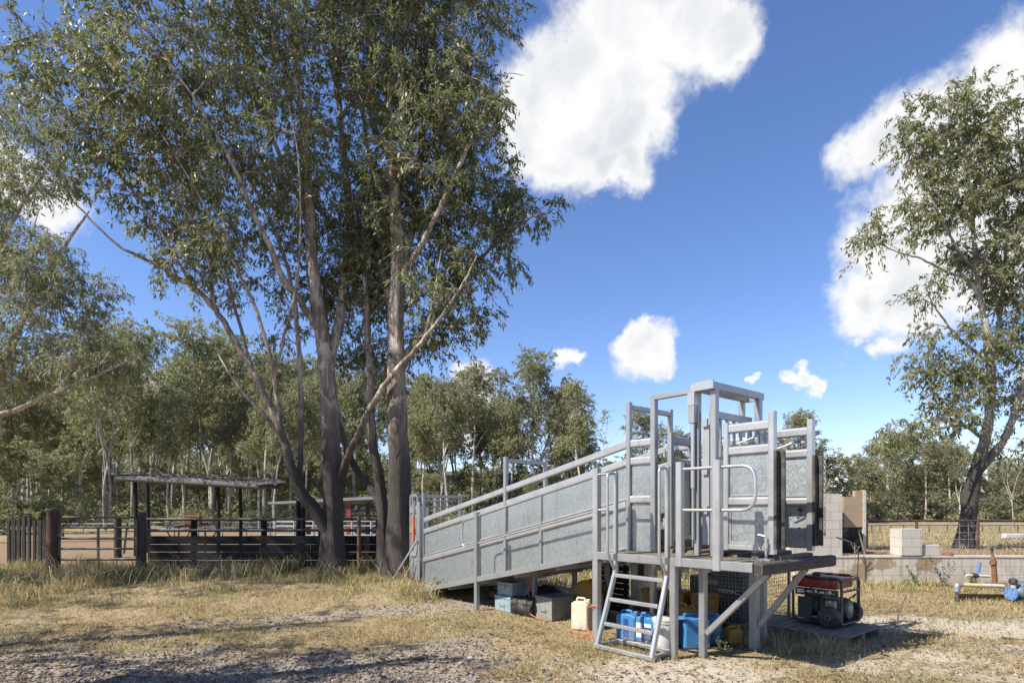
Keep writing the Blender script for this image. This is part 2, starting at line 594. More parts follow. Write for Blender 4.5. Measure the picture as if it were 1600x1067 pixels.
def bark(name, pale, streak, dark, h0, h1):
    """smooth pale bark above, a rough dark stocking below the height h0..h1"""
    m, t, b = mat(name)
    co = obj_coord(t)
    mp = t.node('ShaderNodeMapping')
    mp.inputs['Scale'].default_value = (5, 5, 0.6)
    t.put(mp.inputs[0], co)
    n = t.noise(mp.outputs[0], 2.2, 7, 0.65, 0.4)
    n2 = t.noise(co, 1.0, 4)
    nf = t.noise(mp.outputs[0], 9.0, 6, 0.7)
    c = t.mix(t.smooth(n.outputs['Fac'], 0.42, 0.58), pale, streak)
    np_ = t.noise(co, 3.2, 5, 0.6)
    c = t.mix(t.math('MULTIPLY', t.smooth(np_.outputs['Fac'], 0.54, 0.60), 0.7), c, tuple(min(1, x * 1.35) for x in pale))
    c = t.mix(t.math('MULTIPLY', t.smooth(n2.outputs['Fac'], 0.5, 0.62), 0.6), c, tuple(x * 0.6 for x in streak))
    rough_c = t.mix(t.smooth(nf.outputs['Fac'], 0.35, 0.65), dark, tuple(x * 1.9 for x in dark))
    sp = t.node('ShaderNodeSeparateXYZ')
    t.put(sp.inputs[0], co)
    zz = t.math('MULTIPLY_ADD', t.math('SUBTRACT', n2.outputs['Fac'], 0.5), 2.5, sp.outputs[2])
    f = t.smooth(zz, h0, h1)
    t.put(b.inputs['Base Color'], t.mix(f, rough_c, c))
    b.inputs['Roughness'].default_value = 0.85
    bump(t, b, t.math('ADD', nf.outputs['Fac'], t.math('MULTIPLY', n.outputs['Fac'], 0.6)), 1.0, 0.06)
    return m


M['bark_main'] = bark('gum_bark', (0.56, 0.48, 0.40), (0.26, 0.195, 0.145), (0.048, 0.038, 0.031), 2.2, 4.8)
M['bark_pale'] = bark('pale_gum_bark', (0.52, 0.47, 0.40), (0.31, 0.27, 0.225), (0.20, 0.175, 0.15), 0.5, 2.5)
M['bark_burnt'] = bark('burnt_gum_bark', (0.45, 0.41, 0.36), (0.26, 0.23, 0.20), (0.040, 0.032, 0.028), 2.4, 3.6)


def leaf_mat(name, c_dark, c_mid, c_light, young=None, trans=0.28, rough=0.42):
    m, t, b = mat(name)
    geo = t.node('ShaderNodeNewGeometry')
    rnd = geo.outputs['Random Per Island']
    co = obj_coord(t)
    n = t.noise(co, 0.55, 3)
    oi = t.node('ShaderNodeObjectInfo')
    v = t.math('ADD', t.math('MULTIPLY', rnd, 0.7), t.math('MULTIPLY_ADD', n.outputs['Fac'], 0.9, -0.30))
    v = t.math('ADD', v, t.math('MULTIPLY_ADD', oi.outputs['Random'], 0.24, -0.12), clamp=True)
    stops = [(0.0, c_dark), (0.45, c_mid), (0.85, c_light)]
    if young: stops.append((0.99, young))
    c = t.ramp(v, stops)
    t.put(b.inputs['Base Color'], c)
    b.inputs['Roughness'].default_value = rough
    b.inputs['Specular IOR Level'].default_value = 0.32
    tr = t.node('ShaderNodeBsdfTranslucent')
    t.put(tr.inputs['Color'], t.mix(0.5, c, (0.20, 0.24, 0.05)))
    mx = t.node('ShaderNodeMixShader')
    mx.inputs[0].default_value = trans
    out = t.n['Material Output']
    t.l.new(b.outputs[0], mx.inputs[1])
    t.l.new(tr.outputs[0], mx.inputs[2])
    t.l.new(mx.outputs[0], out.inputs[0])
    return m


M['leaf_main'] = leaf_mat('gum_leaf', (0.085, 0.095, 0.048), (0.175, 0.185, 0.090), (0.295, 0.29, 0.145), (0.40, 0.41, 0.11), 0.45)
M['leaf_right'] = leaf_mat('pale_gum_leaf', (0.11, 0.122, 0.055), (0.21, 0.218, 0.10), (0.32, 0.31, 0.15), (0.39, 0.375, 0.18), 0.42)
M['leaf_far'] = leaf_mat('woodland_leaf', (0.14, 0.145, 0.082), (0.26, 0.257, 0.145), (0.385, 0.365, 0.215), (0.44, 0.39, 0.23), 0.45, 0.6)
M['leaf_bush'] = leaf_mat('shrub_leaf', (0.035, 0.060, 0.018), (0.070, 0.105, 0.030), (0.11, 0.14, 0.045), None, 0.3, 0.55)


def grass_mat(name, stops):
    m, t, b = mat(name)
    geo = t.node('ShaderNodeNewGeometry')
    n = t.noise(obj_coord(t), 0.7, 4, 0.6)
    v = t.math('ADD', t.math('MULTIPLY', geo.outputs['Random Per Island'], 0.62), t.math('MULTIPLY_ADD', n.outputs['Fac'], 1.5, -0.56), clamp=True)
    c = t.ramp(v, stops)
    t.put(b.inputs['Base Color'], c)
    b.inputs['Roughness'].default_value = 0.8
    b.inputs['Specular IOR Level'].default_value = 0.12
    tr = t.node('ShaderNodeBsdfTranslucent')
    t.put(tr.inputs['Color'], c)
    mx = t.node('ShaderNodeMixShader')
    mx.inputs[0].default_value = 0.25
    out = t.n['Material Output']
    t.l.new(b.outputs[0], mx.inputs[1])
    t.l.new(tr.outputs[0], mx.inputs[2])
    t.l.new(mx.outputs[0], out.inputs[0])
    return m


M['grass'] = grass_mat('dry_grass', [(0.0, (0.11, 0.10, 0.036)), (0.28, (0.24, 0.20, 0.085)), (0.55, (0.42, 0.335, 0.17)), (1.0, (0.56, 0.465, 0.27))])
M['grass_tall'] = grass_mat('tall_grass', [(0.0, (0.09, 0.09, 0.032)), (0.28, (0.21, 0.185, 0.07)), (0.5, (0.40, 0.33, 0.16)), (1.0, (0.55, 0.46, 0.27))])
M['litter'] = grass_mat('fallen_leaves', [(0.0, (0.05, 0.035, 0.025)), (0.4, (0.17, 0.11, 0.065)), (0.75, (0.30, 0.20, 0.11)), (1.0, (0.42, 0.33, 0.22))])
M['stone'] = grass_mat('gravel_stone', [(0.0, (0.085, 0.072, 0.06)), (0.35, (0.20, 0.175, 0.15)), (0.7, (0.36, 0.33, 0.29)), (1.0, (0.55, 0.52, 0.47))])

# ------------------------------------------------------------------ ground
def seg_d(x, y, a, b):
    ax, ay = a; bx, by = b
    t = np.clip(((x - ax) * (bx - ax) + (y - ay) * (by - ay)) / ((bx - ax) ** 2 + (by - ay) ** 2), 0, 1)
    return np.hypot(x - ax - t * (bx - ax), y - ay - t * (by - ay))


RO = Vector((1.7916, 6.5504, 0.0))            # near corner of the loading deck, the ramp's own origin
RA = R(39)
RV = (math.cos(RA), math.sin(RA))             # across the race
RU = (-math.sin(RA), math.cos(RA))            # along the race, downhill


def RW(o, s, z=0.0):
    return Vector((RO.x + o * RV[0] + s * RU[0], RO.y + o * RV[1] + s * RU[1], z))


def zones(x, y):
    n = fbm(x, y, 0.55, 11) - 0.5
    n2 = fbm(x, y, 1.9, 21) - 0.5
    d = y + n * 3.0 + n2 * 1.0
    g = 0.9 * (1 - ss(d, 6.3, 8.0)) * (1 - ss(x + n * 2 + n2, -1.2, 0.4))
    g = np.maximum(g, 0.55 * (1 - ss(seg_d(x, y, (-4.6, 8.4), (0.8, 10.6)) + n * 0.7 + n2 * 0.8, 0.1, 0.75)))
    g = np.maximum(g, 0.9 * (1 - ss(np.hypot(x + 0.2, (y - 5.3) * 1.3) + n2, 0.4, 1.3)))
    bare = np.exp(-(((x - 1.7) / 1.2) ** 2 + ((y - 5.95) / 0.55) ** 2))
    bare = np.maximum(bare, 0.8 * np.exp(-(((x - 6.2) / 2.4) ** 2 + ((y - 8.4) / 0.9) ** 2)))
    bare = np.maximum(bare, 0.6 * np.exp(-(((x - 4.8) / 0.9) ** 2 + ((y - 6.6) / 0.7) ** 2)))
    bare = np.maximum(bare, 0.42 * ss(x, 2.2, 4.0) * (1 - ss(y, 8.6, 10.4)) * ss(fbm(x, y, 0.9, 61), 0.38, 0.62))
    bare = np.maximum(bare, 0.45 * ss(x, -0.2, 0.6) * (1 - ss(y, 6.4, 7.2)) * ss(fbm(x, y, 1.1, 63), 0.36, 0.6))
    bare = np.clip(bare + n2 * 0.5 * (bare > 0.08), 0, 1)
    dx, dy = x - RO.x, y - RO.y
    o = dx * RV[0] + dy * RV[1]
    s = dx * RU[0] + dy * RU[1]
    under = ss(o, -0.05, 0.35) * (1 - ss(o, 1.7, 2.4)) * ss(s, -0.9, -0.3) * (1 - ss(s, 4.2, 5.4))
    yard = ss(y, 14.6, 16.5) * (1 - ss(y, 40, 46)) * (1 - ss(x, -3.5, -1.5)) * ss(x, -24, -20)
    mound = (y > WALL_Y) * ss(x, 6.0, 7.0) * (1 - ss(y + n * 3, 16.5, 20.5))
    red = np.maximum(np.maximum(yard, mound), 0)
    return np.clip(g, 0, 1), np.clip(bare, 0, 1), red, np.clip(under, 0, 1)


def axis(parts):
    out = []
    for a, b, st in parts:
        out += list(np.arange(a, b - 1e-6, st))
    out.append(parts[-1][1])
    return np.array(out)


gx = axis([(-420, -60, 20), (-60, -20, 2.0), (-20, -9, 0.4), (-9, 9, 0.14), (9, 20, 0.4), (20, 60, 2), (60, 420, 20)])
gy = axis([(-60, -4, 4), (-4, 4.4, 0.7), (4.4, 13.0, 0.13), (13.0, 13.16, 0.16), (13.16, 13.18, 0.02), (13.18, 20, 0.2), (20, 60, 1.2), (60, 120, 6), (120, 600, 30)])
GX, GY = np.meshgrid(gx, gy)
GZ = ground_z(GX, GY)
V = np.stack([GX.ravel(), GY.ravel(), GZ.ravel()], 1)
nx = len(gx)
ii, jj = np.meshgrid(np.arange(nx - 1), np.arange(len(gy) - 1))
b0 = (jj * nx + ii).ravel()
F = np.stack([b0, b0 + 1, b0 + nx + 1, b0 + nx], 1)

m, t, b = mat('dry_paddock_ground')
co = obj_coord(t)
at_ = t.node('ShaderNodeVertexColor')
at_.layer_name = 'zones'
sp = t.node('ShaderNodeSeparateColor')
t.put(sp.inputs[0], at_.outputs['Color'])
na = t.noise(co, 0.8, 6, 0.6)
nb = t.noise(co, 7.0, 6, 0.65)
nc = t.noise(co, 45.0, 5, 0.7)
nd_ = t.noise(co, 160.0, 3, 0.7)
straw = t.mix(t.smooth(nb.outputs['Fac'], 0.35, 0.65), (0.31, 0.24, 0.125), (0.46, 0.37, 0.205))
soil = t.mix(nc.outputs['Fac'], (0.15, 0.105, 0.065), (0.32, 0.235, 0.15))
green = t.mix(nc.outputs['Fac'], (0.09, 0.10, 0.035), (0.19, 0.18, 0.075))
base = t.mix(t.smooth(nc.outputs['Fac'], 0.42, 0.60), soil, straw)
base = t.mix(t.math('MULTIPLY', t.smooth(na.outputs['Fac'], 0.46, 0.66), 0.55), base, green)
vo = t.node('ShaderNodeTexVoronoi', feature='F1')
vo.inputs['Scale'].default_value = 55
t.put(vo.inputs['Vector'], co)
vs_ = t.node('ShaderNodeSeparateColor')
t.put(vs_.inputs[0], vo.outputs['Color'])
peb = t.ramp(vs_.outputs[0], [(0.0, (0.13, 0.10, 0.075)), (0.5, (0.27, 0.22, 0.165)), (1.0, (0.45, 0.385, 0.31))])
grav = t.mix(t.smooth(nb.outputs['Fac'], 0.35, 0.65), peb, t.mix(nd_.outputs['Fac'], (0.20, 0.158, 0.115), (0.37, 0.31, 0.24)))
gm = t.smooth(t.math('ADD', sp.outputs[0], t.math('MULTIPLY_ADD', nb.outputs['Fac'], 0.5, -0.25)), 0.3, 0.62)
base = t.mix(gm, base, grav)
pale = t.mix(nc.outputs['Fac'], (0.33, 0.28, 0.21), (0.55, 0.49, 0.39))
bmk = t.smooth(t.math('ADD', sp.outputs[1], t.math('MULTIPLY_ADD', nb.outputs['Fac'], 0.5, -0.25)), 0.3, 0.62)
base = t.mix(bmk, base, pale)
redc = t.mix(nb.outputs['Fac'], (0.17, 0.108, 0.066), (0.30, 0.21, 0.135))
base = t.mix(t.math('MULTIPLY', sp.outputs[2], 0.9), base, redc)
t.put(b.inputs['Base Color'], base)
b.inputs['Roughness'].default_value = 0.95
b.inputs['Specular IOR Level'].default_value = 0.08
bump(t, b, t.math('ADD', t.math('ADD', t.math('MULTIPLY', nb.outputs['Fac'], 0.7), nc.outputs['Fac']), t.math('MULTIPLY', vo.outputs['Distance'], -0.5)), 0.7, 0.016)
ground = np_mesh('ground', V, F, m, smooth=True)
tag(ground, kind='structure')
zg, zb, zr, zu = zones(V[:, 0], V[:, 1])
ca = ground.data.color_attributes.new('zones', 'FLOAT_COLOR', 'POINT')
ca.data.foreach_set('color', np.stack([zg, zb, zr, np.ones_like(zg)], 1).astype(np.float32).ravel())


# ------------------------------------------------------------------ grass, litter, stones
rng = np.random.default_rng(5)


def wedge(n, y0, y1, rng, x_of=None, margin=1.15):
    """points spread over the paddock in front of the yards, thinning out with distance"""
    y = y0 * (y1 / y0) ** rng.random(n)
    x = (rng.random(n) * 2 - 1) * (margin * y + 0.4)
    return x, y


def blades(x, y, h, w, lean, rng, bend=0.5, z=None):
    """each blade: two joined quads ending in a point, bent over sideways"""
    n = len(x)
    z = ground_z(x, y) if z is None else z
    a = rng.random(n) * 2 * np.pi
    fa = rng.random(n) * np.pi
    dx, dy = np.cos(a) * lean, np.sin(a) * lean
    wx, wy = np.cos(fa) * w * 0.5, np.sin(fa) * w * 0.5
    P0 = np.stack([x, y, z - 0.01], 1)
    P1 = P0 + np.stack([dx * h * 0.35, dy * h * 0.35, h * 0.62], 1)
    P2 = P0 + np.stack([dx * h, dy * h, h * (1.0 - bend * np.minimum(lean, 1.3) * 0.45)], 1)
    S = np.stack([wx, wy, np.zeros(n)], 1)
    V = np.stack([P0 - S, P0 + S, P1 + S * 0.8, P1 - S * 0.8, P2 + S * 0.12, P2 - S * 0.12], 1).reshape(-1, 3)
    k = np.arange(n)[:, None] * 6
    F = np.concatenate([k + np.array([[0, 1, 2, 3]]), k + np.array([[3, 2, 4, 5]])], 1).reshape(-1, 4)
    return V, F


def join(parts):
    Vs, Fs, o = [], [], 0
    for V, F in parts:
        Vs.append(V)
        Fs.append(F + o)
        o += len(V)
    return np.concatenate(Vs), np.concatenate(Fs)


x, y = wedge(410000, 5.0, 15.5, rng)
zg, zb, zr, zu = zones(x, y)
pn = fbm(x, y, 1.3, 41)
pn2 = fbm(x, y, 4.5, 43, 3)
keep = rng.random(len(x)) < np.clip(0.15 + 1.6 * (pn - 0.32) + 1.1 * (pn2 - 0.5), 0.05, 1) * (1 - 0.93 * np.clip(zg * 1.2, 0, 1)) * (1 - 0.88 * zb) * (1 - 0.9 * zr) * (1 - 0.8 * zu)
keep &= ~((y > WALL_Y - 0.03) & (y < WALL_Y + 0.25) & (x > 6.2))
x, y, pn = x[keep], y[keep], pn[keep]
k = np.sqrt(y / 7.0)
h = (0.022 + 0.075 * rng.random(len(x)) ** 1.6) * k * (0.55 + 0.9 * pn)
g1 = blades(x, y, h, (0.0035 + 0.004 * rng.random(len(x))) * k, 0.3 + 1.4 * rng.random(len(x)), rng, 0.7)
# paddock behind the wall and the bank beyond the ramp
y = 13.3 + 32 * rng.random(42000) ** 1.5
x = -3 + (0.93 * y + 4) * rng.random(42000)
zg, zb, zr, zu = zones(x, y)
keep = (rng.random(len(x)) < (1 - 0.92 * zr))
x, y = x[keep], y[keep]
g2 = blades(x, y, (0.05 + 0.14 * rng.random(len(x))), 0.012 + 0.012 * rng.random(len(x)), 0.3 + 0.9 * rng.random(len(x)), rng)
tag(np_mesh('short_grass', *join([g1, g2]), M['grass']), 'short dry straw coloured grass over the paddock', 'grass', kind='stuff')


def tufts(cx, cy, n_each, spread, h0, h1, w, rng):
    n = len(cx)
    X = np.repeat(cx, n_each) + rng.normal(0, spread, n * n_each)
    Y = np.repeat(cy, n_each) + rng.normal(0, spread, n * n_each)
    sc = np.repeat(0.55 + 0.75 * rng.random(n), n_each)
    H = (h0 + (h1 - h0) * rng.random(n * n_each)) * sc
    return blades(X, Y, H, w * (0.7 + 0.6 * rng.random(len(X))), 0.25 + 1.05 * rng.random(len(X)), rng, 0.9)


tp = []
n = 620                                    # the rank strip along the yard fence and round the trunks
cy = 12.0 + 2.1 * rng.random(n) ** 0.8
cx = -11.5 + 9.3 * rng.random(n)
kk = fbm(cx, cy, 1.1, 71) > 0.47
tp.append(tufts(cx[kk], cy[kk], 30, 0.09, 0.10, 0.44, 0.009, rng))
n = 200
cy = 10.4 + 2.0 * rng.random(n)
cx = -10.5 + 8.6 * rng.random(n)
kk = fbm(cx, cy, 1.0, 73) > 0.52
tp.append(tufts(cx[kk], cy[kk], 26, 0.13, 0.07, 0.24, 0.008, rng))
n = 120                                    # lower left corner by the paling fence
tp.append(tufts(-12.0 + 4.0 * rng.random(n), 9.6 + 3.4 * rng.random(n), 30, 0.14, 0.15, 0.45, 0.010, rng))
n = 110                                    # foot of the retaining wall
cx = 6.4 + 6.6 * rng.random(n)
tp.append(tufts(cx, 12.95 - 1.3 * rng.random(n) ** 1.6, 26, 0.11, 0.06, 0.28, 0.009, rng))
n = 150                                    # sunlit bank seen through the legs of the ramp
tp.append(tufts(-0.6 + 5.0 * rng.random(n), 11.4 + 3.6 * rng.random(n), 26, 0.15, 0.12, 0.42, 0.011, rng))
n = 90                                     # dead stalks in front of the pallet
q = np.array([RW(1.15 + 0.95 * a, -1.25 + 1.5 * c) for a, c in rng.random((n, 2))])
tp.append(tufts(q[:, 0], q[:, 1], 16, 0.06, 0.06, 0.22, 0.006, rng))
n = 26                                     # low end of the ramp
q = np.array([RW(-0.25 + 0.5 * a, 4.9 + 1.7 * c) for a, c in rng.random((n, 2))])
tp.append(tufts(q[:, 0], q[:, 1], 40, 0.10, 0.08, 0.30, 0.008, rng))
# long bleached seed stalks standing out of the strip
n = 420
sx, sy = -11.5 + 9.8 * rng.random(n), 11.3 + 2.0 * rng.random(n)
tp.append(blades(sx, sy, 0.35 + 0.5 * rng.random(n) ** 1.5, 0.009 + 0.007 * rng.random(n), 0.4 + 1.3 * rng.random(n), rng, 0.9))
tag(np_mesh('tall_grass', *join(tp), M['grass_tall']), 'rank tall grass along the yard fence and wall foot', 'grass', kind='stuff')

# fallen gum leaves and bark scraps
x, y = wedge(44000, 5.0, 14.0, rng)
zg, zb, zr, zu = zones(x, y)
keep = (rng.random(len(x)) < 0.30 + 0.7 * fbm(x, y, 0.8, 91)) & (rng.random(len(x)) < 1 - 0.35 * zb - 0.25 * zg) & ~((y > 13.0) & (x > 6))
x, y = x[keep], y[keep]
n = len(x)
a = rng.random(n) * 2 * np.pi
L = 0.014 + 0.040 * rng.random(n) ** 1.5
wd = L * (0.14 + 0.18 * rng.random(n))
ux = np.stack([np.cos(a), np.sin(a), rng.normal(0, 0.18, n)], 1)
uy = np.stack([-np.sin(a), np.cos(a), rng.normal(0, 0.35, n)], 1)
P = np.stack([x, y, ground_z(x, y) + 0.012 + 0.02 * rng.random(n)], 1)
V = np.stack([P - ux * L[:, None], P + uy * wd[:, None], P + ux * L[:, None], P - uy * wd[:, None]], 1).reshape(-1, 3)
tag(np_mesh('leaf_litter', V, np.arange(4 * n).reshape(-1, 4), M['litter']), 'fallen brown gum leaves scattered over grass and gravel', 'leaf litter', kind='stuff')

# gravel stones: small lumpy octahedra, thick on the track and thin elsewhere
x, y = wedge(115000, 5.0, 12.0, rng)
zg, zb, zr, zu = zones(x, y)
keep = rng.random(len(x)) < np.clip(0.02 + 0.75 * zg + 0.08 * zb, 0, 1)
x, y = x[keep], y[keep]
n = len(x)
r = 0.004 + 0.020 * rng.random(n) ** 2.8
big = rng.random(n) < 0.012
r = np.where(big, r + 0.012 + 0.02 * rng.random(n), r)
oc = np.array([(1, 0, 0), (0.5, 0.8, 0.1), (-0.5, 0.75, -0.05), (-1, 0, 0.05), (-0.45, -0.8, 0), (0.55, -0.75, 0.05), (0.25, 0.2, 0.75), (-0.3, -0.15, 0.7), (0, 0, -0.6)])
V = oc[None] * (0.7 + 0.6 * rng.random((n, 9, 1)))
an = rng.random(n) * 2 * np.pi
ca_, sa_ = np.cos(an), np.sin(an)
VX = V[:, :, 0] * ca_[:, None] - V[:, :, 1] * sa_[:, None]
VY = V[:, :, 0] * sa_[:, None] + V[:, :, 1] * ca_[:, None]
V = np.stack([VX * 1.15, VY, V[:, :, 2] * 0.75], 2) * r[:, None, None]
V += np.stack([x, y, ground_z(x, y) + r * 0.25], 1)[:, None, :]
tri = np.array([(0, 1, 6), (1, 2, 6), (2, 3, 7), (3, 4, 7), (4, 5, 7), (5, 0, 6), (6, 2, 7), (6, 7, 5), (1, 0, 8), (2, 1, 8), (3, 2, 8), (4, 3, 8), (5, 4, 8), (0, 5, 8)])
F = (np.arange(n)[:, None, None] * 9 + tri[None]).reshape(-1, 3)
tag(np_mesh('gravel_stones', V.reshape(-1, 3), F, M['stone']), 'loose grey gravel stones on the worn track', 'gravel', kind='stuff')


# ------------------------------------------------------------------ trees
def leaf_quads(P, D, L, Wd, rng):
    """one slender pointed leaf per row: P stalk end, D direction"""
    n = len(P)
    D = D / np.linalg.norm(D, axis=1)[:, None]
    rv = rng.normal(0, 1, (n, 3))
    S = np.cross(D, rv)
    S /= np.linalg.norm(S, axis=1)[:, None] + 1e-9
    N = np.cross(S, D)
    mid = P + D * (L * 0.42)[:, None] + N * (L * 0.07)[:, None]
    V = np.stack([P, mid + S * (Wd * 0.5)[:, None], P + D * L[:, None], mid - S * (Wd * 0.5)[:, None]], 1)
    return V.reshape(-1, 3)


def tubes_np(paths, sides=5):
    """paths: list of (points k x 3, radii k)"""
    Vs, Fs, off = [], [], 0
    for P, rad in paths:
        P = np.asarray(P, float)
        rad = np.asarray(rad, float)
        k = len(P)
        sd = sides if rad[0] < 0.05 else (8 if rad[0] < 0.12 else 14)
        if rad[0] < 0.012: sd = 3
        d = np.gradient(P, axis=0)
        d /= np.linalg.norm(d, axis=1)[:, None] + 1e-9
        ref = np.array([0.31, 0.95, 0.05]) if abs(d[0][2]) > 0.5 else np.array([0.0, 0.1, 1.0])
        a = np.cross(d, ref)
        a /= np.linalg.norm(a, axis=1)[:, None] + 1e-9
        b = np.cross(d, a)
        ang = np.arange(sd) * 2 * np.pi / sd
        ring = P[:, None, :] + rad[:, None, None] * (np.cos(ang)[None, :, None] * a[:, None, :] + np.sin(ang)[None, :, None] * b[:, None, :])
        if rad[0] > 0.1:       # thick wood is never round
            j = 1 + 0.11 * np.sin(ang[None] * 3 + P[:, 2:3] * 1.3) + 0.07 * np.sin(ang[None] * 5 - P[:, 2:3] * 2.1) + 0.30 * np.exp(-np.maximum(0, P[:, 2:3]) / 0.35) * (0.5 + 0.5 * np.sin(ang[None] * 4 + 0.7)) * (rad[0] > 0.2)
            ring = P[:, None, :] + (ring - P[:, None, :]) * j[:, :, None]
        Vs.append(ring.reshape(-1, 3))
        i = np.arange(k - 1)[:, None] * sd
        c = np.arange(sd)[None]
        c2 = (c + 1) % sd
        Fs.append(np.stack([i + c, i + c2, i + sd + c2, i + sd + c], 2).reshape(-1, 4) + off)
        off += k * sd
    return np.concatenate(Vs), np.concatenate(Fs)


def catmull(P, per):
    P = np.asarray(P, float)
    Q = np.vstack([2 * P[0] - P[1], P, 2 * P[-1] - P[-2]])
    out = []
    for i in range(1, len(Q) - 2):
        p0, p1, p2, p3 = Q[i - 1], Q[i], Q[i + 1], Q[i + 2]
        for t in np.arange(per) / per:
            out.append(0.5 * (2 * p1 + (p2 - p0) * t + (2 * p0 - 5 * p1 + 4 * p2 - p3) * t * t + (3 * p1 - p0 - 3 * p2 + p3) * t ** 3))
    out.append(Q[-2])
    return np.array(out)


def grow(limbs, blobs, n_clumps, rng, clump_r=0.8, twigs=9, per_twig=9, leaf=(0.10, 0.17), width=0.26, droop=0.9,
         min_d=0.55, shell=0.45, bias=1.4, rise=0.35, wob=0.05, dead=0):
    """limbs: list of (k,4) arrays x,y,z,radius. blobs: (centre, radii, weight) ellipsoids the foliage fills.
    Foliage clumps are set out in the blobs; each is tied to the nearest wood below it by a curving branch that
    later clumps may branch from in turn. Returns wood paths, twig paths and leaf vertices."""
    paths, nodes, ndir, nrad = [], [], [], []
    for Lm in limbs:
        Lm = np.asarray(Lm, float)
        C = catmull(Lm, 5)
        jit = rng.normal(0, 1, (len(C), 3)) * np.minimum(C[:, 3:4] * 0.22, np.where(C[:, 3:4] > 0.09, 0.006, 0.02))
        C[:, :3] += jit
        C[:, 3] = np.maximum(C[:, 3], 0.006)
        paths.append((C[:, :3], C[:, 3]))
        dd = np.gradient(C[:, :3], axis=0)
        for p, d, r in zip(C[2:], dd[2:], C[2:, 3]):
            nodes.append(p[:3]); ndir.append(d / (np.linalg.norm(d) + 1e-9)); nrad.append(r)
    wts = np.array([bl[2] * bl[1][0] * bl[1][1] * bl[1][2] for bl in blobs]) ** 0.72
    wts /= wts.sum()
    cl = []
    tries = 0
    while len(cl) < n_clumps and tries < n_clumps * 30:
        tries += 1
        c, rr, _ = blobs[rng.choice(len(blobs), p=wts)]
        d = rng.normal(0, 1, 3)
        d /= np.linalg.norm(d)
        u = rng.random() ** shell
        p = np.asarray(c) + d * np.asarray(rr) * u
        if cl and np.min(np.sum((np.array(cl) - p) ** 2, 1)) < min_d ** 2: continue
        cl.append(p)
    cl = np.array(cl)
    N0 = np.array(nodes)
    dist0 = np.array([np.min(np.linalg.norm(N0 - p, axis=1)) for p in cl])
    order = np.argsort(dist0)
    cap = len(nodes) + len(cl) * 14
    NP = np.zeros((cap, 3)); NP[:len(nodes)] = N0
    ND = np.zeros((cap, 3)); ND[:len(nodes)] = np.array(ndir)
    NR = np.zeros(cap); NR[:len(nodes)] = nrad
    m_ = len(nodes)
    twp, LP, LD = [], [], []
    for ci in order:
        p = cl[ci]
        v = NP[:m_] - p
        hz = np.hypot(v[:, 0], v[:, 1])
        cost = np.linalg.norm(v, axis=1) + bias * np.maximum(0, v[:, 2] + rise * hz) + 0.6 * (NR[:m_] < 0.012)
        j = int(np.argmin(cost))
        a = NP[j]
        dl = np.linalg.norm(p - a)
        if dl < 0.05: continue
        c1 = a + (ND[j] * 0.5 + (p - a) / dl * 0.5 + np.array([0, 0, 0.25])) * dl * 0.4
        c2 = p - (p - a) * 0.25 + np.array([0, 0, 0.12 * dl])
        k = int(np.clip(dl / 0.4, 4, 12))
        tt = np.linspace(0, 1, k)[:, None]
        B = a * (1 - tt) ** 3 + 3 * c1 * tt * (1 - tt) ** 2 + 3 * c2 * tt ** 2 * (1 - tt) + p * tt ** 3
        B[1:-1] += rng.normal(0, wob, (k - 2, 3)) * min(1, dl / 2)
        r0 = min(NR[j] * 0.72, 0.010 + 0.0105 * dl)
        rad = np.linspace(max(r0, 0.006), 0.005, k)
        paths.append((B, rad))
        NP[m_:m_ + k - 1] = B[1:]
        dd = np.gradient(B, axis=0)[1:]
        ND[m_:m_ + k - 1] = dd / (np.linalg.norm(dd, axis=1)[:, None] + 1e-9)
        NR[m_:m_ + k - 1] = rad[1:]
        m_ += k - 1
        # twigs and their leaves
        e = B[-1]
        bd = (B[-1] - B[-2]) / (np.linalg.norm(B[-1] - B[-2]) + 1e-9)
        cs = clump_r * (0.7 + 0.6 * rng.random())
        for q in range(twigs):
            s0 = B[-1 - int(rng.integers(0, min(3, k - 1)))]
            d = rng.normal(0, 1, 3) * 0.75 + bd * 0.55 + np.array([0, 0, 0.12])
            d /= np.linalg.norm(d)
            ln = cs * (0.45 + 0.65 * rng.random())
            t3 = np.array([0.0, 0.5, 1.0])[:, None]
            T = s0 + d * t3 * ln + np.array([0, 0, -0.32 * ln]) * t3 ** 2
            twp.append((T, np.array([0.0065, 0.005, 0.003])))
            m2 = per_twig
            f = 0.35 + 0.68 * rng.random(m2)[:, None] ** 0.7
            Q = s0 + d * f * ln + np.array([0, 0, -0.32 * ln]) * f ** 2 + rng.normal(0, 0.05 * clump_r, (m2, 3))
            LP.append(Q)
            LD.append(rng.normal(0, 0.55, (m2, 3)) + d * 0.35 + np.array([0, 0, -droop]))
    LP = np.concatenate(LP)
    LD = np.concatenate(LD)
    L = leaf[0] + (leaf[1] - leaf[0]) * rng.random(len(LP))
    LV = leaf_quads(LP, LD, L, L * width * (0.75 + 0.5 * rng.random(len(LP))), rng)
    return paths, twp, LV


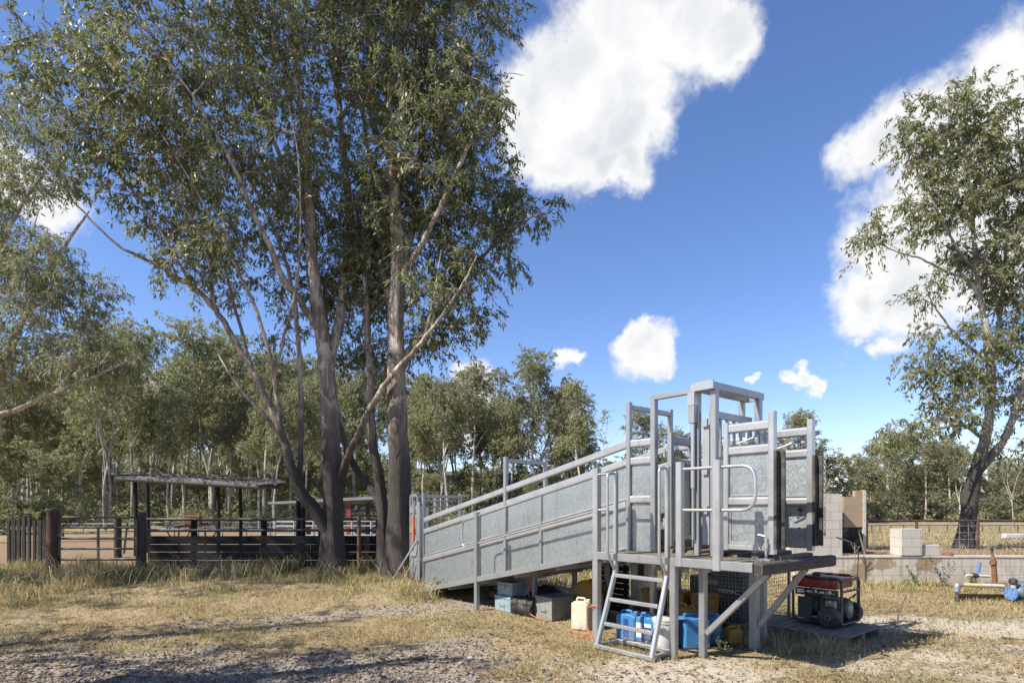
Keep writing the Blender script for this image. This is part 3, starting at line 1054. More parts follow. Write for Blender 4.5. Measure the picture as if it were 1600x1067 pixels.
def make_tree(name, base, limbs, blobs, n_clumps, rng, bark_m, leaf_m, label, group=None, category='tree', twigs_drawn=True, **kw):
    """limbs and blobs are given in world metres; the tree's own origin stands on its base"""
    base = np.asarray(base, float)
    limbs = [np.hstack([np.asarray(l, float)[:, :3] - base, np.asarray(l, float)[:, 3:4]]) for l in limbs]
    blobs = [(np.asarray(c, float) - base, r, w) for c, r, w in blobs]
    paths, twp, LV = grow(limbs, blobs, n_clumps, rng, **kw)
    root = empty(name, tuple(base), 0, label, category, group)
    V, F = tubes_np(paths)
    np_mesh('trunk', V, F, bark_m, root, smooth=True)
    Fl = np.arange(len(LV)).reshape(-1, 4)
    if twigs_drawn:
        V2, F2 = tubes_np(twp, 3)
        idx = np.concatenate([np.zeros(len(Fl), int), np.ones(len(F2), int)])
        np_mesh('crown', np.concatenate([LV, V2]), np.concatenate([Fl, F2 + len(LV)]), [leaf_m, bark_m], root, mat_idx=idx)
    else:
        np_mesh('crown', LV, Fl, leaf_m, root)
    return root


def limb(Y, pts, k=1.0, thin=1.0):
    """pts: (bearing, height, radius[, dY]) at about Y metres out"""
    out = []
    for q in pts:
        p = at(q[0], q[1], Y + (q[3] * k if len(q) > 3 else 0))
        out.append((p.x, p.y, p.z, q[2] * k * thin))
    return out


def blob(Y, px, py, rx, ry, dY=0.0, rz=None, w=1.0):
    if Y < 14: dY, rz = dY * 0.8, (rz * 0.8 if rz else None)
    y = Y + dY
    c = at(px, py, y)
    k = y / 925
    return (tuple(c), (rx * k, (rz if rz else 0.5 * (rx + ry) * k), ry * k), w)


trng = np.random.default_rng(77)
# ---- the big many-stemmed gum left of the ramp
Y1 = 13.2
b1 = at(522, 890, Y1)
b1.z = gz(b1.x, b1.y) - 0.05
limbs1 = [
    limb(Y1, [(523, 903, .46), (521, 850, .38), (520, 800, .33), (518, 750, .31), (516, 690, .30), (514, 620, .275), (509, 560, .25), (500, 500, .21, -.2), (489, 420, .17, -.3), (486, 340, .14, -.4), (480, 250, .115, -.5), (468, 150, .09, -.6), (455, 40, .065, -.6), (440, -60, .04, -.6)], 0.78, 0.86),
    limb(Y1, [(512, 590, .19), (521, 540, .17, .1), (531, 500, .155, .2), (540, 420, .14, .4), (545, 330, .12, .5), (535, 220, .10, .6), (525, 120, .085, .8), (520, 20, .065, 1.0), (515, -80, .04, 1.0)], 0.78, 0.86),
    limb(Y1, [(518, 840, .22), (495, 800, .215, -.2), (470, 772, .19, -.4), (455, 730, .15, -.5), (440, 680, .125, -.6), (420, 630, .11, -.7), (395, 580, .10, -.8), (360, 520, .085, -1), (335, 482, .078, -1.1), (300, 447, .065, -1.3), (240, 412, .05, -1.5), (180, 380, .036, -1.7), (120, 320, .024, -1.8), (60, 250, .012, -1.8)], 0.78, 0.86),
    limb(Y1, [(470, 772, .10, -.4), (469, 720, .09, -.3), (470, 620, .085, -.2), (465, 520, .075, 0), (450, 420, .065, .2), (400, 300, .05, .5), (340, 190, .038, .8), (280, 90, .025, 1.0)], 0.78, 0.86),
    limb(Y1, [(335, 482, .055, -1.1), (328, 420, .05, -1.2), (308, 360, .042, -1.4), (260, 280, .034, -1.7), (200, 190, .024, -2.0), (120, 110, .012, -2.2)], 0.78, 0.86),
    limb(Y1, [(501, 520, .12, -.2), (470, 470, .11, -.6), (440, 430, .10, -.9), (420, 380, .085, -1.2), (395, 330, .07, -1.5), (355, 240, .055, -1.9), (300, 150, .042, -2.3), (240, 60, .03, -2.6), (180, -30, .015, -2.8)], 0.78, 0.86),
    limb(Y1, [(531, 745, .15), (545, 710, .125, -.3), (560, 680, .11, -.5), (575, 645, .095, -.8), (600, 605, .085, -1.1), (622, 575, .072, -1.3), (650, 545, .058, -1.5), (690, 495, .05, -1.7), (725, 440, .03, -1.8), (745, 400, .015, -1.8)], 0.78, 0.86),
    limb(Y1, [(582, 632, .07, -.8), (610, 590, .06, -.9), (640, 560, .05, -1.1), (665, 520, .045, -1.2), (680, 450, .03, -1.3), (690, 390, .015, -1.3)], 0.78, 0.86),
    limb(Y1, [(440, 680, .075, -.6), (430, 600, .07, -.9), (412, 520, .06, -1.2), (380, 440, .05, -1.5), (330, 340, .038, -1.8), (265, 230, .025, -2.1), (200, 130, .012, -2.3)], 0.78, 0.86),
    limb(Y1, [(395, 580, .06, -.8), (372, 500, .055, -.6), (352, 420, .045, -.3), (320, 320, .035, 0), (270, 200, .022, .2), (230, 110, .01, .3)], 0.78, 0.86),
    limb(Y1, [(300, 447, .045, -1.3), (262, 380, .04, -1.5), (215, 310, .032, -1.7), (150, 230, .022, -1.9), (80, 160, .01, -2)], 0.78, 0.86),
    limb(Y1, [(420, 630, .05, -.7), (440, 540, .05, -1.0), (462, 450, .045, -1.3), (470, 350, .035, -1.6), (465, 240, .022, -1.8), (450, 160, .01, -1.8)], 0.78, 0.86),
    limb(Y1, [(486, 345, .08, -.4), (440, 250, .07, -.2), (400, 150, .055, .2), (385, 60, .045, .4), (370, -30, .03, .5)], 0.78, 0.86),
    limb(Y1, [(440, 680, .07, -.6), (405, 640, .06, -.3), (370, 600, .045, 0), (345, 560, .03, .2), (330, 520, .02, .3)], 0.78, 0.86),
]
blobs1 = [blob(Y1, 200, 130, 190, 120, -1.6, 1.9), blob(Y1, 70, 90, 110, 90, -1.9, 1.4), blob(Y1, 330, 240, 170, 140, -1.0, 2.0),
          blob(Y1, 410, 90, 170, 120, 0, 2.2), blob(Y1, 320, 390, 95, 75, -1.0, 1.3, .8), blob(Y1, 480, 300, 120, 120, .3, 2.0),
          blob(Y1, 440, 440, 80, 70, .9, 1.2, .7), blob(Y1, 180, 240, 110, 70, -1.8, 1.2, .9), blob(Y1, 560, 80, 70, 120, .6, 1.5),
          blob(Y1, 480, -80, 260, 100, -.5, 2.6), blob(Y1, 240, -60, 200, 90, -1.8, 2), blob(Y1, 420, 540, 55, 50, .5, .9, .25),
          blob(Y1, 690, 470, 60, 60, -1.6, .9, .8), blob(Y1, 560, 420, 60, 80, 1.0, 1.2, .6), blob(Y1, 330, 320, 150, 100, 1.2, 1.2, .5)]
make_tree('gum_tree', b1, limbs1, blobs1, 520, trng, M['bark_main'], M['leaf_main'],
          'tall gum with dark lower trunk and long limbs sweeping up to the left', None,
          clump_r=0.58, twigs=12, per_twig=13, leaf=(0.08, 0.150), width=0.30, min_d=0.36, bias=1.0, rise=0.4)

# ---- the straight heavy gum beside it, with its own crown over the ramp
Y2 = 12.75
b2 = at(624, 889, Y2)
b2.z = gz(b2.x, b2.y) - 0.05
limbs2 = [
    limb(Y2, [(625, 903, .38), (624, 850, .34), (623, 790, .31), (622, 700, .28), (620, 600, .245), (619, 510, .21), (621, 420, .18), (617, 320, .15), (612, 220, .12), (615, 120, .095), (638, 30, .07), (660, -50, .045)], 0.87, 0.90),
    limb(Y2, [(621, 470, .13), (634, 400, .12, .2), (650, 320, .10, .4), (660, 200, .08, .6), (656, 60, .055, .8), (650, -40, .03, .8)], 0.87, 0.90),
    limb(Y2, [(619, 520, .11), (600, 430, .10, .4), (590, 330, .08, .7), (570, 200, .06, 1.0), (558, 80, .045, 1.1), (545, -20, .025, 1.1)], 0.87, 0.90),
    limb(Y2, [(621, 570, .10), (655, 525, .085, .2), (700, 470, .07, .3), (745, 410, .055, .3), (790, 370, .04, .2), (830, 340, .02, .1)], 0.87, 0.90),
    limb(Y2, [(621, 440, .09), (660, 380, .075, -.4), (700, 300, .06, -.7), (735, 220, .045, -.9), (770, 150, .025, -1)], 0.87, 0.90),
    limb(Y2, [(640, 230, .06, .5), (700, 150, .05, .3), (740, 60, .04, .2), (780, 15, .025, .1)], 0.87, 0.90),
    limb(Y2, [(690, 165, .035, .3), (735, 145, .026, .1), (765, 140, .018, 0), (790, 116, .012, -.1), (818, 118, .006, -.1)], 0.87, 0.90),
]
blobs2 = [blob(Y2, 650, 110, 120, 120, .3, 1.8), blob(Y2, 700, 240, 105, 110, -.2, 1.7), blob(Y2, 770, 330, 85, 55, .2, 1.1),
          blob(Y2, 620, 330, 105, 110, .5, 1.7), blob(Y2, 710, 420, 80, 70, .2, 1.2), blob(Y2, 745, 495, 32, 48, .2, .6, .9),
          blob(Y2, 690, 520, 55, 40, .4, .8, .8), blob(Y2, 780, 20, 34, 30, .1, .6), blob(Y2, 580, 450, 60, 80, 1.0, 1.0, .7),
          blob(Y2, 650, -60, 150, 80, .4, 1.8), blob(Y2, 840, 320, 28, 32, .1, .4), blob(Y2, 720, 130, 60, 60, .2, 1.0),
          blob(Y2, 760, 180, 26, 40, -.6, .6), blob(Y2, 600, 560, 50, 45, 1.0, .8, .35), blob(Y2, 800, 400, 40, 40, .1, .6)]
make_tree('gum_tree', b2, limbs2, blobs2, 380, trng, M['bark_main'], M['leaf_main'],
          'heavy straight gum with thick brown trunk beside the low end of the ramp', None,
          clump_r=0.54, twigs=12, per_twig=13, leaf=(0.08, 0.155), width=0.30, min_d=0.34, bias=1.0, rise=0.3)

# ---- two slim stems between them
Y3 = 13.0
b3 = at(598, 884, Y3)
b3.z = gz(b3.x, b3.y) - 0.05
limbs3 = [
    limb(Y3, [(600, 902, .20), (599, 840, .17), (597, 790, .15), (590, 735, .13), (581, 680, .115), (578, 600, .10), (575, 500, .085), (570, 400, .06), (565, 300, .03)], 0.83, 0.95),
    limb(Y3, [(598, 800, .12), (585, 770, .115, .2), (566, 745, .11, .4), (548, 715, .10, .6), (532, 665, .085, .8), (520, 600, .07, 1), (512, 520, .05, 1.2), (505, 440, .025, 1.3)], 0.83, 0.95),
]
blobs3 = [blob(Y3, 570, 400, 60, 90, .6, 1.0), blob(Y3, 515, 450, 45, 60, 1.2, .8, .6), blob(Y3, 560, 540, 50, 40, 1, .7, .35)]
make_tree('gum_tree', b3, limbs3, blobs3, 90, trng, M['bark_main'], M['leaf_main'],
          'slim twin-stemmed gum with pale leaning limb, squeezed between two thicker trunks', None,
          clump_r=0.5, twigs=9, per_twig=10, leaf=(0.08, 0.14), width=0.28, min_d=0.33)

# ---- right-hand gum on the bank behind the wall
Y4 = 18.0
b4 = at(1507, 853, Y4)
b4.z = gz(b4.x, b4.y) - 0.05
limbs4 = [
    limb(Y4, [(1505, 862, 0.273), (1508, 840, 0.236), (1514, 800, 0.205), (1519, 765, 0.192), (1527, 732, 0.180), (1536, 700, 0.149), (1545, 650, 0.124), (1549, 597, 0.112), (1546, 555, 0.093), (1540, 510, 0.081), (1533, 470, 0.068), (1525, 420, 0.070), (1520, 340, 0.054), (1510, 260, 0.039), (1500, 180, 0.023)]),
    limb(Y4, [(1530, 735, 0.136), (1548, 712, 0.124), (1566, 690, 0.105), (1582, 655, 0.093), (1593, 620, 0.081), (1604, 580, 0.068), (1612, 500, 0.070), (1615, 400, 0.054), (1600, 280, 0.035), (1590, 190, 0.015)]),
    limb(Y4, [(1546, 560, 0.077), (1558, 520, 0.070, .4), (1566, 470, 0.062, .6), (1572, 380, 0.046, .8), (1565, 260, 0.031, .8), (1560, 170, 0.015, .8)]),
    limb(Y4, [(1535, 480, 0.054), (1515, 440, 0.046, -.2), (1480, 425, 0.039, -.3), (1440, 405, 0.028, -.4), (1405, 395, 0.020, -.4), (1372, 380, 0.009, -.4)]),
    limb(Y4, [(1536, 560, 0.046), (1500, 530, 0.039, -.2), (1475, 500, 0.031, -.3), (1455, 470, 0.020, -.3), (1445, 440, 0.009, -.3)]),
    limb(Y4, [(1540, 690, 0.054, -.3), (1505, 665, 0.043, -.6), (1460, 670, 0.031, -.9), (1420, 668, 0.020, -1), (1390, 660, 0.009, -1)]),
    limb(Y4, [(1528, 430, 0.039), (1490, 380, 0.035, -.4), (1460, 320, 0.028, -.6), (1435, 260, 0.015, -.7), (1420, 220, 0.008, -.7)]),
]
blobs4 = [blob(Y4, 1480, 200, 85, 55, -.3, 1.2), blob(Y4, 1560, 230, 70, 85, .2, 1.4), blob(Y4, 1500, 310, 85, 75, -.2, 1.3),
          blob(Y4, 1368, 375, 32, 32, -.4, .5, 1.3), blob(Y4, 1440, 235, 45, 45, -.5, .7), blob(Y4, 1545, 400, 70, 65, .2, 1.2),
          blob(Y4, 1443, 480, 26, 42, -.3, .5), blob(Y4, 1450, 560, 42, 50, -.3, .8), blob(Y4, 1520, 560, 50, 60, -.5, .9, .8),
          blob(Y4, 1500, 640, 75, 45, -.6, 1.1), blob(Y4, 1430, 668, 50, 26, -.9, .6), blob(Y4, 1595, 440, 50, 120, .3, 1.0),
          blob(Y4, 1590, 600, 45, 70, .5, .9), blob(Y4, 1640, 300, 60, 120, .4, 1.1), blob(Y4, 1530, 150, 60, 22, 0, .6),
          blob(Y4, 1430, 310, 34, 45, -.6, .5, .6), blob(Y4, 1590, 690, 40, 30, .2, .6, .6)]
make_tree('gum_tree', b4, limbs4, blobs4, 250, trng, M['bark_burnt'], M['leaf_right'],
          'pale-limbed gum with scorched black leaning trunk behind the block wall', None,
          clump_r=0.68, twigs=12, per_twig=13, leaf=(0.11, 0.20), width=0.28, min_d=0.38, bias=1.0, rise=0.2)

# ---- gum at the left edge, its limbs reaching into the picture
Y5 = 25.0
b5 = at(-22, 845, Y5)
b5.z = gz(b5.x, b5.y) - 0.05
limbs5 = [
    limb(Y5, [(-22, 850, .34), (-20, 780, .29), (-14, 700, .25), (-4, 630, .2), (10, 560, .15), (45, 480, .115), (85, 410, .09), (115, 365, .06), (140, 330, .03)]),
    limb(Y5, [(-8, 650, .13), (25, 640, .11, -.5), (70, 620, .085, -.8), (125, 598, .06, -1), (170, 578, .04, -1), (205, 560, .02, -1)]),
    limb(Y5, [(-16, 720, .16), (-30, 560, .14, .5), (-20, 450, .115, .5), (5, 375, .09, .4), (40, 310, .07, .3), (75, 265, .05, .3), (105, 235, .025, .3)]),
    limb(Y5, [(10, 560, .08), (30, 520, .07, -.5), (40, 450, .055, -.8), (42, 400, .04, -1), (60, 330, .02, -1)]),
]
blobs5 = [blob(Y5, 40, 260, 70, 70, .3, 1.8, .5), blob(Y5, 40, 400, 85, 55, -.5, 2, .8), blob(Y5, 85, 470, 90, 55, -.5, 2, 1), blob(Y5, 165, 455, 36, 26, -.3, .8, 1),
          blob(Y5, 30, 560, 80, 60, -.5, 1.8, 1), blob(Y5, 125, 555, 80, 42, -.9, 1.4, 1), blob(Y5, -40, 350, 60, 140, .4, 1.8, .8), blob(Y5, 0, 170, 70, 60, .3, 1.4, .6)]
make_tree('gum_tree', b5, limbs5, blobs5, 300, trng, M['bark_pale'], M['leaf_far'],
          'spreading grey-green gum at the far left edge with pale crooked limbs', None,
          clump_r=0.85, twigs=11, per_twig=12, leaf=(0.14, 0.25), width=0.24, min_d=0.5, bias=0.8, rise=0.2)

# ---- trees standing left of the camera; their shade dapples the track
for (bx, by, hh, cr, lab) in ((-12.4, 4.4, 10.5, 2.7, 'rounded gum standing off to the left of the gravel track'),
                              (-8.3, 3.4, 8.0, 1.7, 'lower slim gum close on the left of the gravel track'),
                              (-15.6, 9.4, 11.5, 3.5, 'broad gum beyond the end of the paling fence'),
                              (-12.6, 10.2, 12.0, 2.8, 'tall gum just outside the yards, near the paling fence')):
    bz = gz(bx, by)
    lm = [[(bx, by, bz - .05, .24), (bx + .1, by, bz + 2.5, .2), (bx - .1, by + .2, bz + 5, .16), (bx + .2, by, hh * .75, .1), (bx, by, hh, .04)],
          [(bx, by, bz + 3.5, .12), (bx + 1.0, by + .3, bz + 5.5, .09), (bx + 1.8, by + .6, hh * .8, .04)],
          [(bx, by, bz + 4, .11), (bx - 1.2, by - .5, bz + 6, .08), (bx - 1.9, by - .9, hh * .82, .035)]]
    bl = [((bx, by, hh * .78), (cr, cr, hh * .22), 1), ((bx + cr * .45, by + .4, hh * .66), (cr * .6, cr * .6, 1.3), 1), ((bx - cr * .5, by - .4, hh * .7), (cr * .6, cr * .6, 1.4), 1)]
    make_tree('gum_tree', (bx, by, bz), lm, bl, 30 if by < 9 else 85, trng, M['bark_pale'], M['leaf_main'], lab, None,
              clump_r=0.7, twigs=7, per_twig=9, leaf=(0.14, 0.24), width=0.28, twigs_drawn=False)


# ------------------------------------------------------------------ the woodland behind: six kinds of tree, copied
def wood_kind(seed, H, stems, crown_lo, spread, n_clumps, leaf_m, bark_m, lf=(0.17, 0.32), tw=8, pt=13, cr=1.05):
    r = np.random.default_rng(seed)
    limbs, blobs = [], []
    for k in range(stems):
        a = r.random() * 6.28
        sp = spread * (0.25 + 0.5 * r.random()) * (0 if stems == 1 else 1)
        top = H * (0.80 + 0.2 * r.random())
        r0 = 0.17 * H / 15 / math.sqrt(stems) * (0.8 + 0.4 * r.random())
        z1 = H * (0.12 + 0.22 * r.random())
        pts = [(0.02 * k, 0, -0.1, r0 * 1.15)]
        for f in (0.2, 0.4, 0.6, 0.8, 1.0):
            z = top * f
            q = ss(z, z1, top)
            pts.append((math.cos(a) * sp * q + r.normal(0, 0.12), math.sin(a) * sp * q + r.normal(0, 0.12), z, max(0.02, r0 * (1 - 0.85 * f))))
        limbs.append(pts)
        for j in range(3):
            f = crown_lo + (0.95 - crown_lo) * r.random()
            base = np.array([math.cos(a) * sp * f, math.sin(a) * sp * f, top * f])
            a2 = r.random() * 6.28
            ln = spread * (0.45 + 0.5 * r.random())
            e = base + np.array([math.cos(a2) * ln, math.sin(a2) * ln, ln * (0.5 + 0.5 * r.random())])
            s = base * np.array([0.8, 0.8, 0.84])
            limbs.append([(*s, r0 * 0.4), (*(s * 0.5 + e * 0.5 + np.array([0, 0, 0.2])), r0 * 0.28), (*e, 0.02)])
            blobs.append((tuple(e), (spread * 0.42, spread * 0.42, spread * 0.36), 1))
        blobs.append((tuple(np.array(pts[-1][:3]) * np.array([1, 1, 0.95])), (spread * 0.5, spread * 0.5, spread * 0.5), 1.2))
        blobs.append((tuple(np.array(pts[-2][:3])), (spread * 0.55, spread * 0.55, H * (1 - crown_lo) * 0.28), 0.8))
        if crown_lo < 0.2:
            blobs.append(((math.cos(a) * sp * 0.6, math.sin(a) * sp * 0.6, H * 0.22), (spread * 0.8, spread * 0.8, H * 0.2), 1.1))
    paths, twp, LV = grow(limbs, blobs, n_clumps, r, clump_r=cr, twigs=tw, per_twig=pt, leaf=lf, width=0.34, min_d=0.5, shell=0.5, droop=0.8)
    V, F = tubes_np(paths, 4)
    return (V, F, bark_m), (LV, np.arange(len(LV)).reshape(-1, 4), leaf_m), H


KINDS = {
    'round': wood_kind(1, 15.5, 2, 0.42, 3.4, 125, M['leaf_far'], M['bark_pale']),
    'tall': wood_kind(2, 16.5, 1, 0.46, 2.8, 95, M['leaf_far'], M['bark_pale']),
    'slim': wood_kind(3, 14.0, 1, 0.40, 2.0, 62, M['leaf_far'], M['bark_pale']),
    'fork': wood_kind(4, 14.5, 3, 0.36, 3.0, 110, M['leaf_far'], M['bark_pale']),
    'sparse': wood_kind(5, 13.0, 3, 0.78, 2.6, 30, M['leaf_far'], M['bark_pale'], pt=5, cr=.7),
    'bushy': wood_kind(6, 8.5, 3, 0.10, 2.8, 130, M['leaf_far'], M['bark_pale'], cr=0.8),
}
proto = {}
for kd, (tr, cr, H) in KINDS.items():
    proto[kd] = (np_mesh('trunk', *tr[:2], tr[2], smooth=True), np_mesh('crown', *cr[:2], cr[2]), H)
first_use = set()


def wood_tree(kd, px, Y, top, rng, label, group=None, wide=1.0, name='gum_tree'):
    """a woodland tree on a bearing px, Y metres out, reaching the height seen at top"""
    tr, cr, H = proto[kd]
    X = (px - 800) / 925 * Y
    z = gz(X, Y)
    h = 1.65 + (796 - top) / 925 * Y - z
    root = empty(name, (X, Y, z - 0.05), rng.random() * 6.28, label, 'tree', group)
    k = h / H
    root.scale = (k * wide, k * wide * (0.85 + 0.3 * rng.random()), k)
    root.rotation_euler = (rng.normal(0, 0.035), rng.normal(0, 0.035), rng.random() * 6.28)
    for src in (tr, cr):
        if (kd, src.name) in first_use:
            o = src.copy()
            COL.objects.link(o)
        else:
            o = src
            first_use.add((kd, src.name))
        o.parent = root
    return root


w = np.random.default_rng(31)
wood_tree('fork', 165, 40, 500, w, 'three-stemmed gum left of the bush-pole shelter, crown against open sky')
wood_tree('round', 205, 46, 505, w, 'round-crowned gum just left of the bush-pole shelter', wide=.8)
wood_tree('round', 330, 52, 512, w, 'tall round-crowned gum rising behind the bush-pole shelter', wide=1.1)
wood_tree('tall', 412, 46, 540, w, 'gum with thick pale fluted trunk at the right end of the shelter')
wood_tree('fork', 690, 50, 592, w, 'dense forked gum standing between the heavy trunk and the ramp', wide=1.1)
wood_tree('tall', 740, 54, 566, w, 'gum with a white cloud glowing through its top, behind the ramp')
wood_tree('round', 838, 56, 556, w, 'tallest round-topped gum behind the middle of the ramp', wide=1.0)
wood_tree('sparse', 930, 62, 642, w, 'thin bare-stemmed gum with a sparse flat top, alone against sky')
wood_tree('bushy', 905, 58, 690, w, 'low bushy gum showing just above the ramp rail', wide=1.2)
wood_tree('round', 1012, 60, 640, w, 'rounded gum behind the tall gate posts of the ramp', wide=.9)
wood_tree('tall', 1060, 64, 668, w, 'gum showing between the ramp gate frame and sliding gate')
wood_tree('round', 1248, 58, 640, w, 'olive gum with airy crown above the far wing panel', wide=1.15)
wood_tree('bushy', 1300, 62, 702, w, 'low rounded gum above the concrete block wall', wide=1.4)
wood_tree('sparse', 1585, 40, 690, w, 'bare white-limbed dead-looking gum at the right edge', wide=.9)
grp_l = 'woodland gums behind the stockyards'
lab_l = 'slender gum in the woodland behind the stockyards'
for px, Y, top, kd in ((-30, 44, 560, 'round'), (22, 48, 590, 'tall'), (60, 50, 610, 'fork'), (95, 58, 600, 'slim'), (120, 62, 615, 'tall'), (150, 66, 640, 'round'),
                       (182, 60, 590, 'slim'), (232, 56, 600, 'tall'), (250, 68, 590, 'fork'), (272, 58, 570, 'slim'), (290, 64, 545, 'tall'), (312, 70, 560, 'fork'),
                       (352, 60, 560, 'slim'), (372, 66, 530, 'round'), (390, 56, 575, 'fork'), (432, 62, 560, 'tall'), (455, 54, 590, 'slim'), (470, 68, 560, 'round'),
                       (498, 60, 580, 'tall'), (530, 66, 570, 'fork'), (560, 58, 590, 'slim'), (585, 64, 575, 'round'), (610, 60, 600, 'tall'), (650, 58, 600, 'fork'), (672, 66, 590, 'round'),
                       (708, 62, 610, 'slim'), (765, 64, 620, 'round'), (790, 60, 630, 'slim'), (812, 68, 620, 'fork'), (868, 66, 612, 'round'), (885, 60, 640, 'slim')):
    wood_tree(kd, px, Y, top, w, lab_l, grp_l, 0.9 + 0.25 * w.random())
for px, Y, top, kd in ((20, 34, 690, 'bushy'), (70, 36, 700, 'bushy'), (118, 52, 720, 'bushy'), (215, 55, 735, 'bushy'), (300, 60, 730, 'bushy'), (425, 58, 735, 'bushy'), (520, 58, 735, 'bushy'),
                       (600, 56, 740, 'bushy'), (660, 54, 735, 'bushy'), (750, 58, 725, 'bushy'), (850, 60, 720, 'bushy'), (960, 66, 712, 'bushy'), (1040, 66, 715, 'bushy'), (1090, 66, 705, 'bushy'), (1150, 66, 700, 'bushy'), (1210, 66, 700, 'bushy'),
                       (1350, 66, 735, 'bushy'), (1398, 72, 740, 'bushy'), (1440, 68, 735, 'bushy'), (1482, 72, 742, 'bushy'), (1540, 66, 745, 'bushy'), (1590, 70, 735, 'bushy'), (1630, 66, 740, 'bushy'),
                       (160, 62, 730, 'bushy'), (255, 64, 735, 'bushy'), (345, 62, 735, 'bushy'), (390, 66, 730, 'bushy'), (470, 62, 735, 'bushy'), (560, 64, 735, 'bushy'), (710, 60, 735, 'bushy'), (800, 64, 730, 'bushy'), (900, 68, 730, 'bushy'), (1000, 70, 725, 'bushy')):
    wood_tree(kd, px, Y, top, w, 'low leafy gum sapling in the woodland understorey', 'understorey saplings of the woodland', 1.2 + 0.3 * w.random(), name='gum_sapling')
grp_r = 'gums along the far side of the right-hand field'
for px, Y, top, kd in ((1340, 70, 715, 'round'), (1362, 74, 690, 'tall'), (1385, 66, 676, 'fork'), (1402, 76, 684, 'slim'), (1424, 70, 672, 'round'), (1445, 66, 690, 'tall'), (1462, 74, 680, 'fork'),
                       (1480, 70, 694, 'slim'), (1500, 66, 690, 'round'), (1535, 72, 700, 'tall'), (1556, 66, 720, 'fork'), (1572, 74, 716, 'round'), (1596, 68, 722, 'tall'), (1622, 70, 716, 'round'), (1650, 66, 700, 'fork')):
    wood_tree(kd, px, Y, top, w, 'gum with pale trunk across the right-hand field', grp_r, 0.9 + 0.25 * w.random())

for k in range(54):
    px = -20 + 500 * w.random() if k < 42 else 620 + 300 * w.random()
    wood_tree(('slim', 'tall', 'slim')[k % 3], px, 40 + 32 * w.random(), 585 + 70 * w.random(), w, lab_l, grp_l, 0.75 + 0.25 * w.random())
# shrubs and saplings nobody could count at the foot of the wood
ur = np.random.default_rng(19)
n = 620
ux = np.concatenate([-0.95 * 60 + 62 * ur.random(n), 2 + 62 * ur.random(n // 2)])
uy = np.concatenate([44 + 30 * ur.random(n), 62 + 14 * ur.random(n // 2)])
uh = (0.6 + 1.7 * ur.random(len(ux)) ** 1.8)
m2 = 110
c = np.stack([ux, uy, ground_z(ux, uy)], 1)
d3 = ur.normal(0, 1, (len(ux), m2, 3))
d3 /= np.linalg.norm(d3, axis=2)[:, :, None]
d3 *= (ur.random((len(ux), m2, 1)) ** 0.4)
Pu = c[:, None] + np.stack([d3[:, :, 0] * (uh * 0.7)[:, None], d3[:, :, 1] * (uh * 0.7)[:, None], (d3[:, :, 2] * 0.55 + 0.55) * uh[:, None]], 2)
Pu = Pu.reshape(-1, 3)
Lu = 0.16 + 0.2 * ur.random(len(Pu))
LVu = leaf_quads(Pu, ur.normal(0, 1, (len(Pu), 3)) + np.array([0, 0, -0.3]), Lu, Lu * 0.4, ur)
tag(np_mesh('undergrowth', LVu, np.arange(len(LVu)).reshape(-1, 4), M['leaf_far']), 'leafy undergrowth at the foot of the gum woodland', 'undergrowth', kind='stuff')

# far-off wood that closes the view, and the timbered hill
fr = np.random.default_rng(12)
VT, FT, VL = [], [], []
ot = 0
for i in range(330):
    px = -140 + 1900 * fr.random()
    Y = 78 + 60 * fr.random()
    X = (px - 800) / 925 * Y
    hh = (5.5 + 7.5 * fr.random() ** 1.5) * (1.0 if px < 640 else 0.72) * (0.8 if 880 < px < 1330 else 1)
    kd = ('round', 'tall', 'fork', 'bushy', 'bushy', 'bushy')[int(fr.integers(0, 6))]
    tr, cr, H = KINDS[kd]
    k = hh / H
    a = fr.random() * 6.28
    Rz = np.array([[math.cos(a), -math.sin(a), 0], [math.sin(a), math.cos(a), 0], [0, 0, 1]])
    sel = cr[0].reshape(-1, 4, 3)
    sel = sel[fr.random(len(sel)) < 0.28]
    c0 = sel.mean(1, keepdims=True)
    sel = c0 + (sel - c0) * 1.75
    VL.append(sel.reshape(-1, 3) @ Rz.T * k + np.array([X, Y, gz(X, Y)]))
    if i % 4 == 0:
        VT.append(tr[0] @ Rz.T * k + np.array([X, Y, gz(X, Y)]))
        FT.append(tr[1] + ot)
        ot += len(tr[0])
VL = np.concatenate(VL)
VT = np.concatenate(VT)
FT = np.concatenate(FT)
FL = np.arange(len(VL)).reshape(-1, 4)
far = np_mesh('far_woods', np.concatenate([VL, VT]), np.concatenate([FL, FT + len(VL)]), [M['leaf_far'], M['bark_pale']],
              mat_idx=np.concatenate([np.zeros(len(FL), int), np.ones(len(FT), int)]))
tag(far, 'far-off gum woodland closing the view beyond the yards', 'woods', kind='stuff')

hx = np.arange(-420, 520, 4.0)
hy = np.arange(200, 420, 3.0)
HX, HY = np.meshgrid(hx, hy)
HZ = 47 * np.exp(-(((HX + 265) / 120) ** 2 + ((HY - 330) / 75) ** 2)) + 22 * np.exp(-(((HX + 60) / 110) ** 2 + ((HY - 340) / 70) ** 2)) + 11 * np.exp(-(((HX - 280) / 230) ** 2 + ((HY - 340) / 70) ** 2)) - 1.0
HZ = HZ + 3.4 * (fbm(HX, HY, 0.16, 8, 3) - 0.4) * ss(HZ, 0, 6)
Vh = np.stack([HX.ravel(), HY.ravel(), HZ.ravel()], 1)
nh = len(hx)
ii, jj = np.meshgrid(np.arange(nh - 1), np.arange(len(hy) - 1))
b0 = (jj * nh + ii).ravel()
m, t, b = mat('timbered_hill')
co = obj_coord(t)
n = t.noise(co, 0.25, 7, 0.7)
t.put(b.inputs['Base Color'], t.mix(t.smooth(n.outputs['Fac'], 0.35, 0.65), (0.045, 0.06, 0.032), (0.13, 0.14, 0.075)))
b.inputs['Roughness'].default_value = 0.95
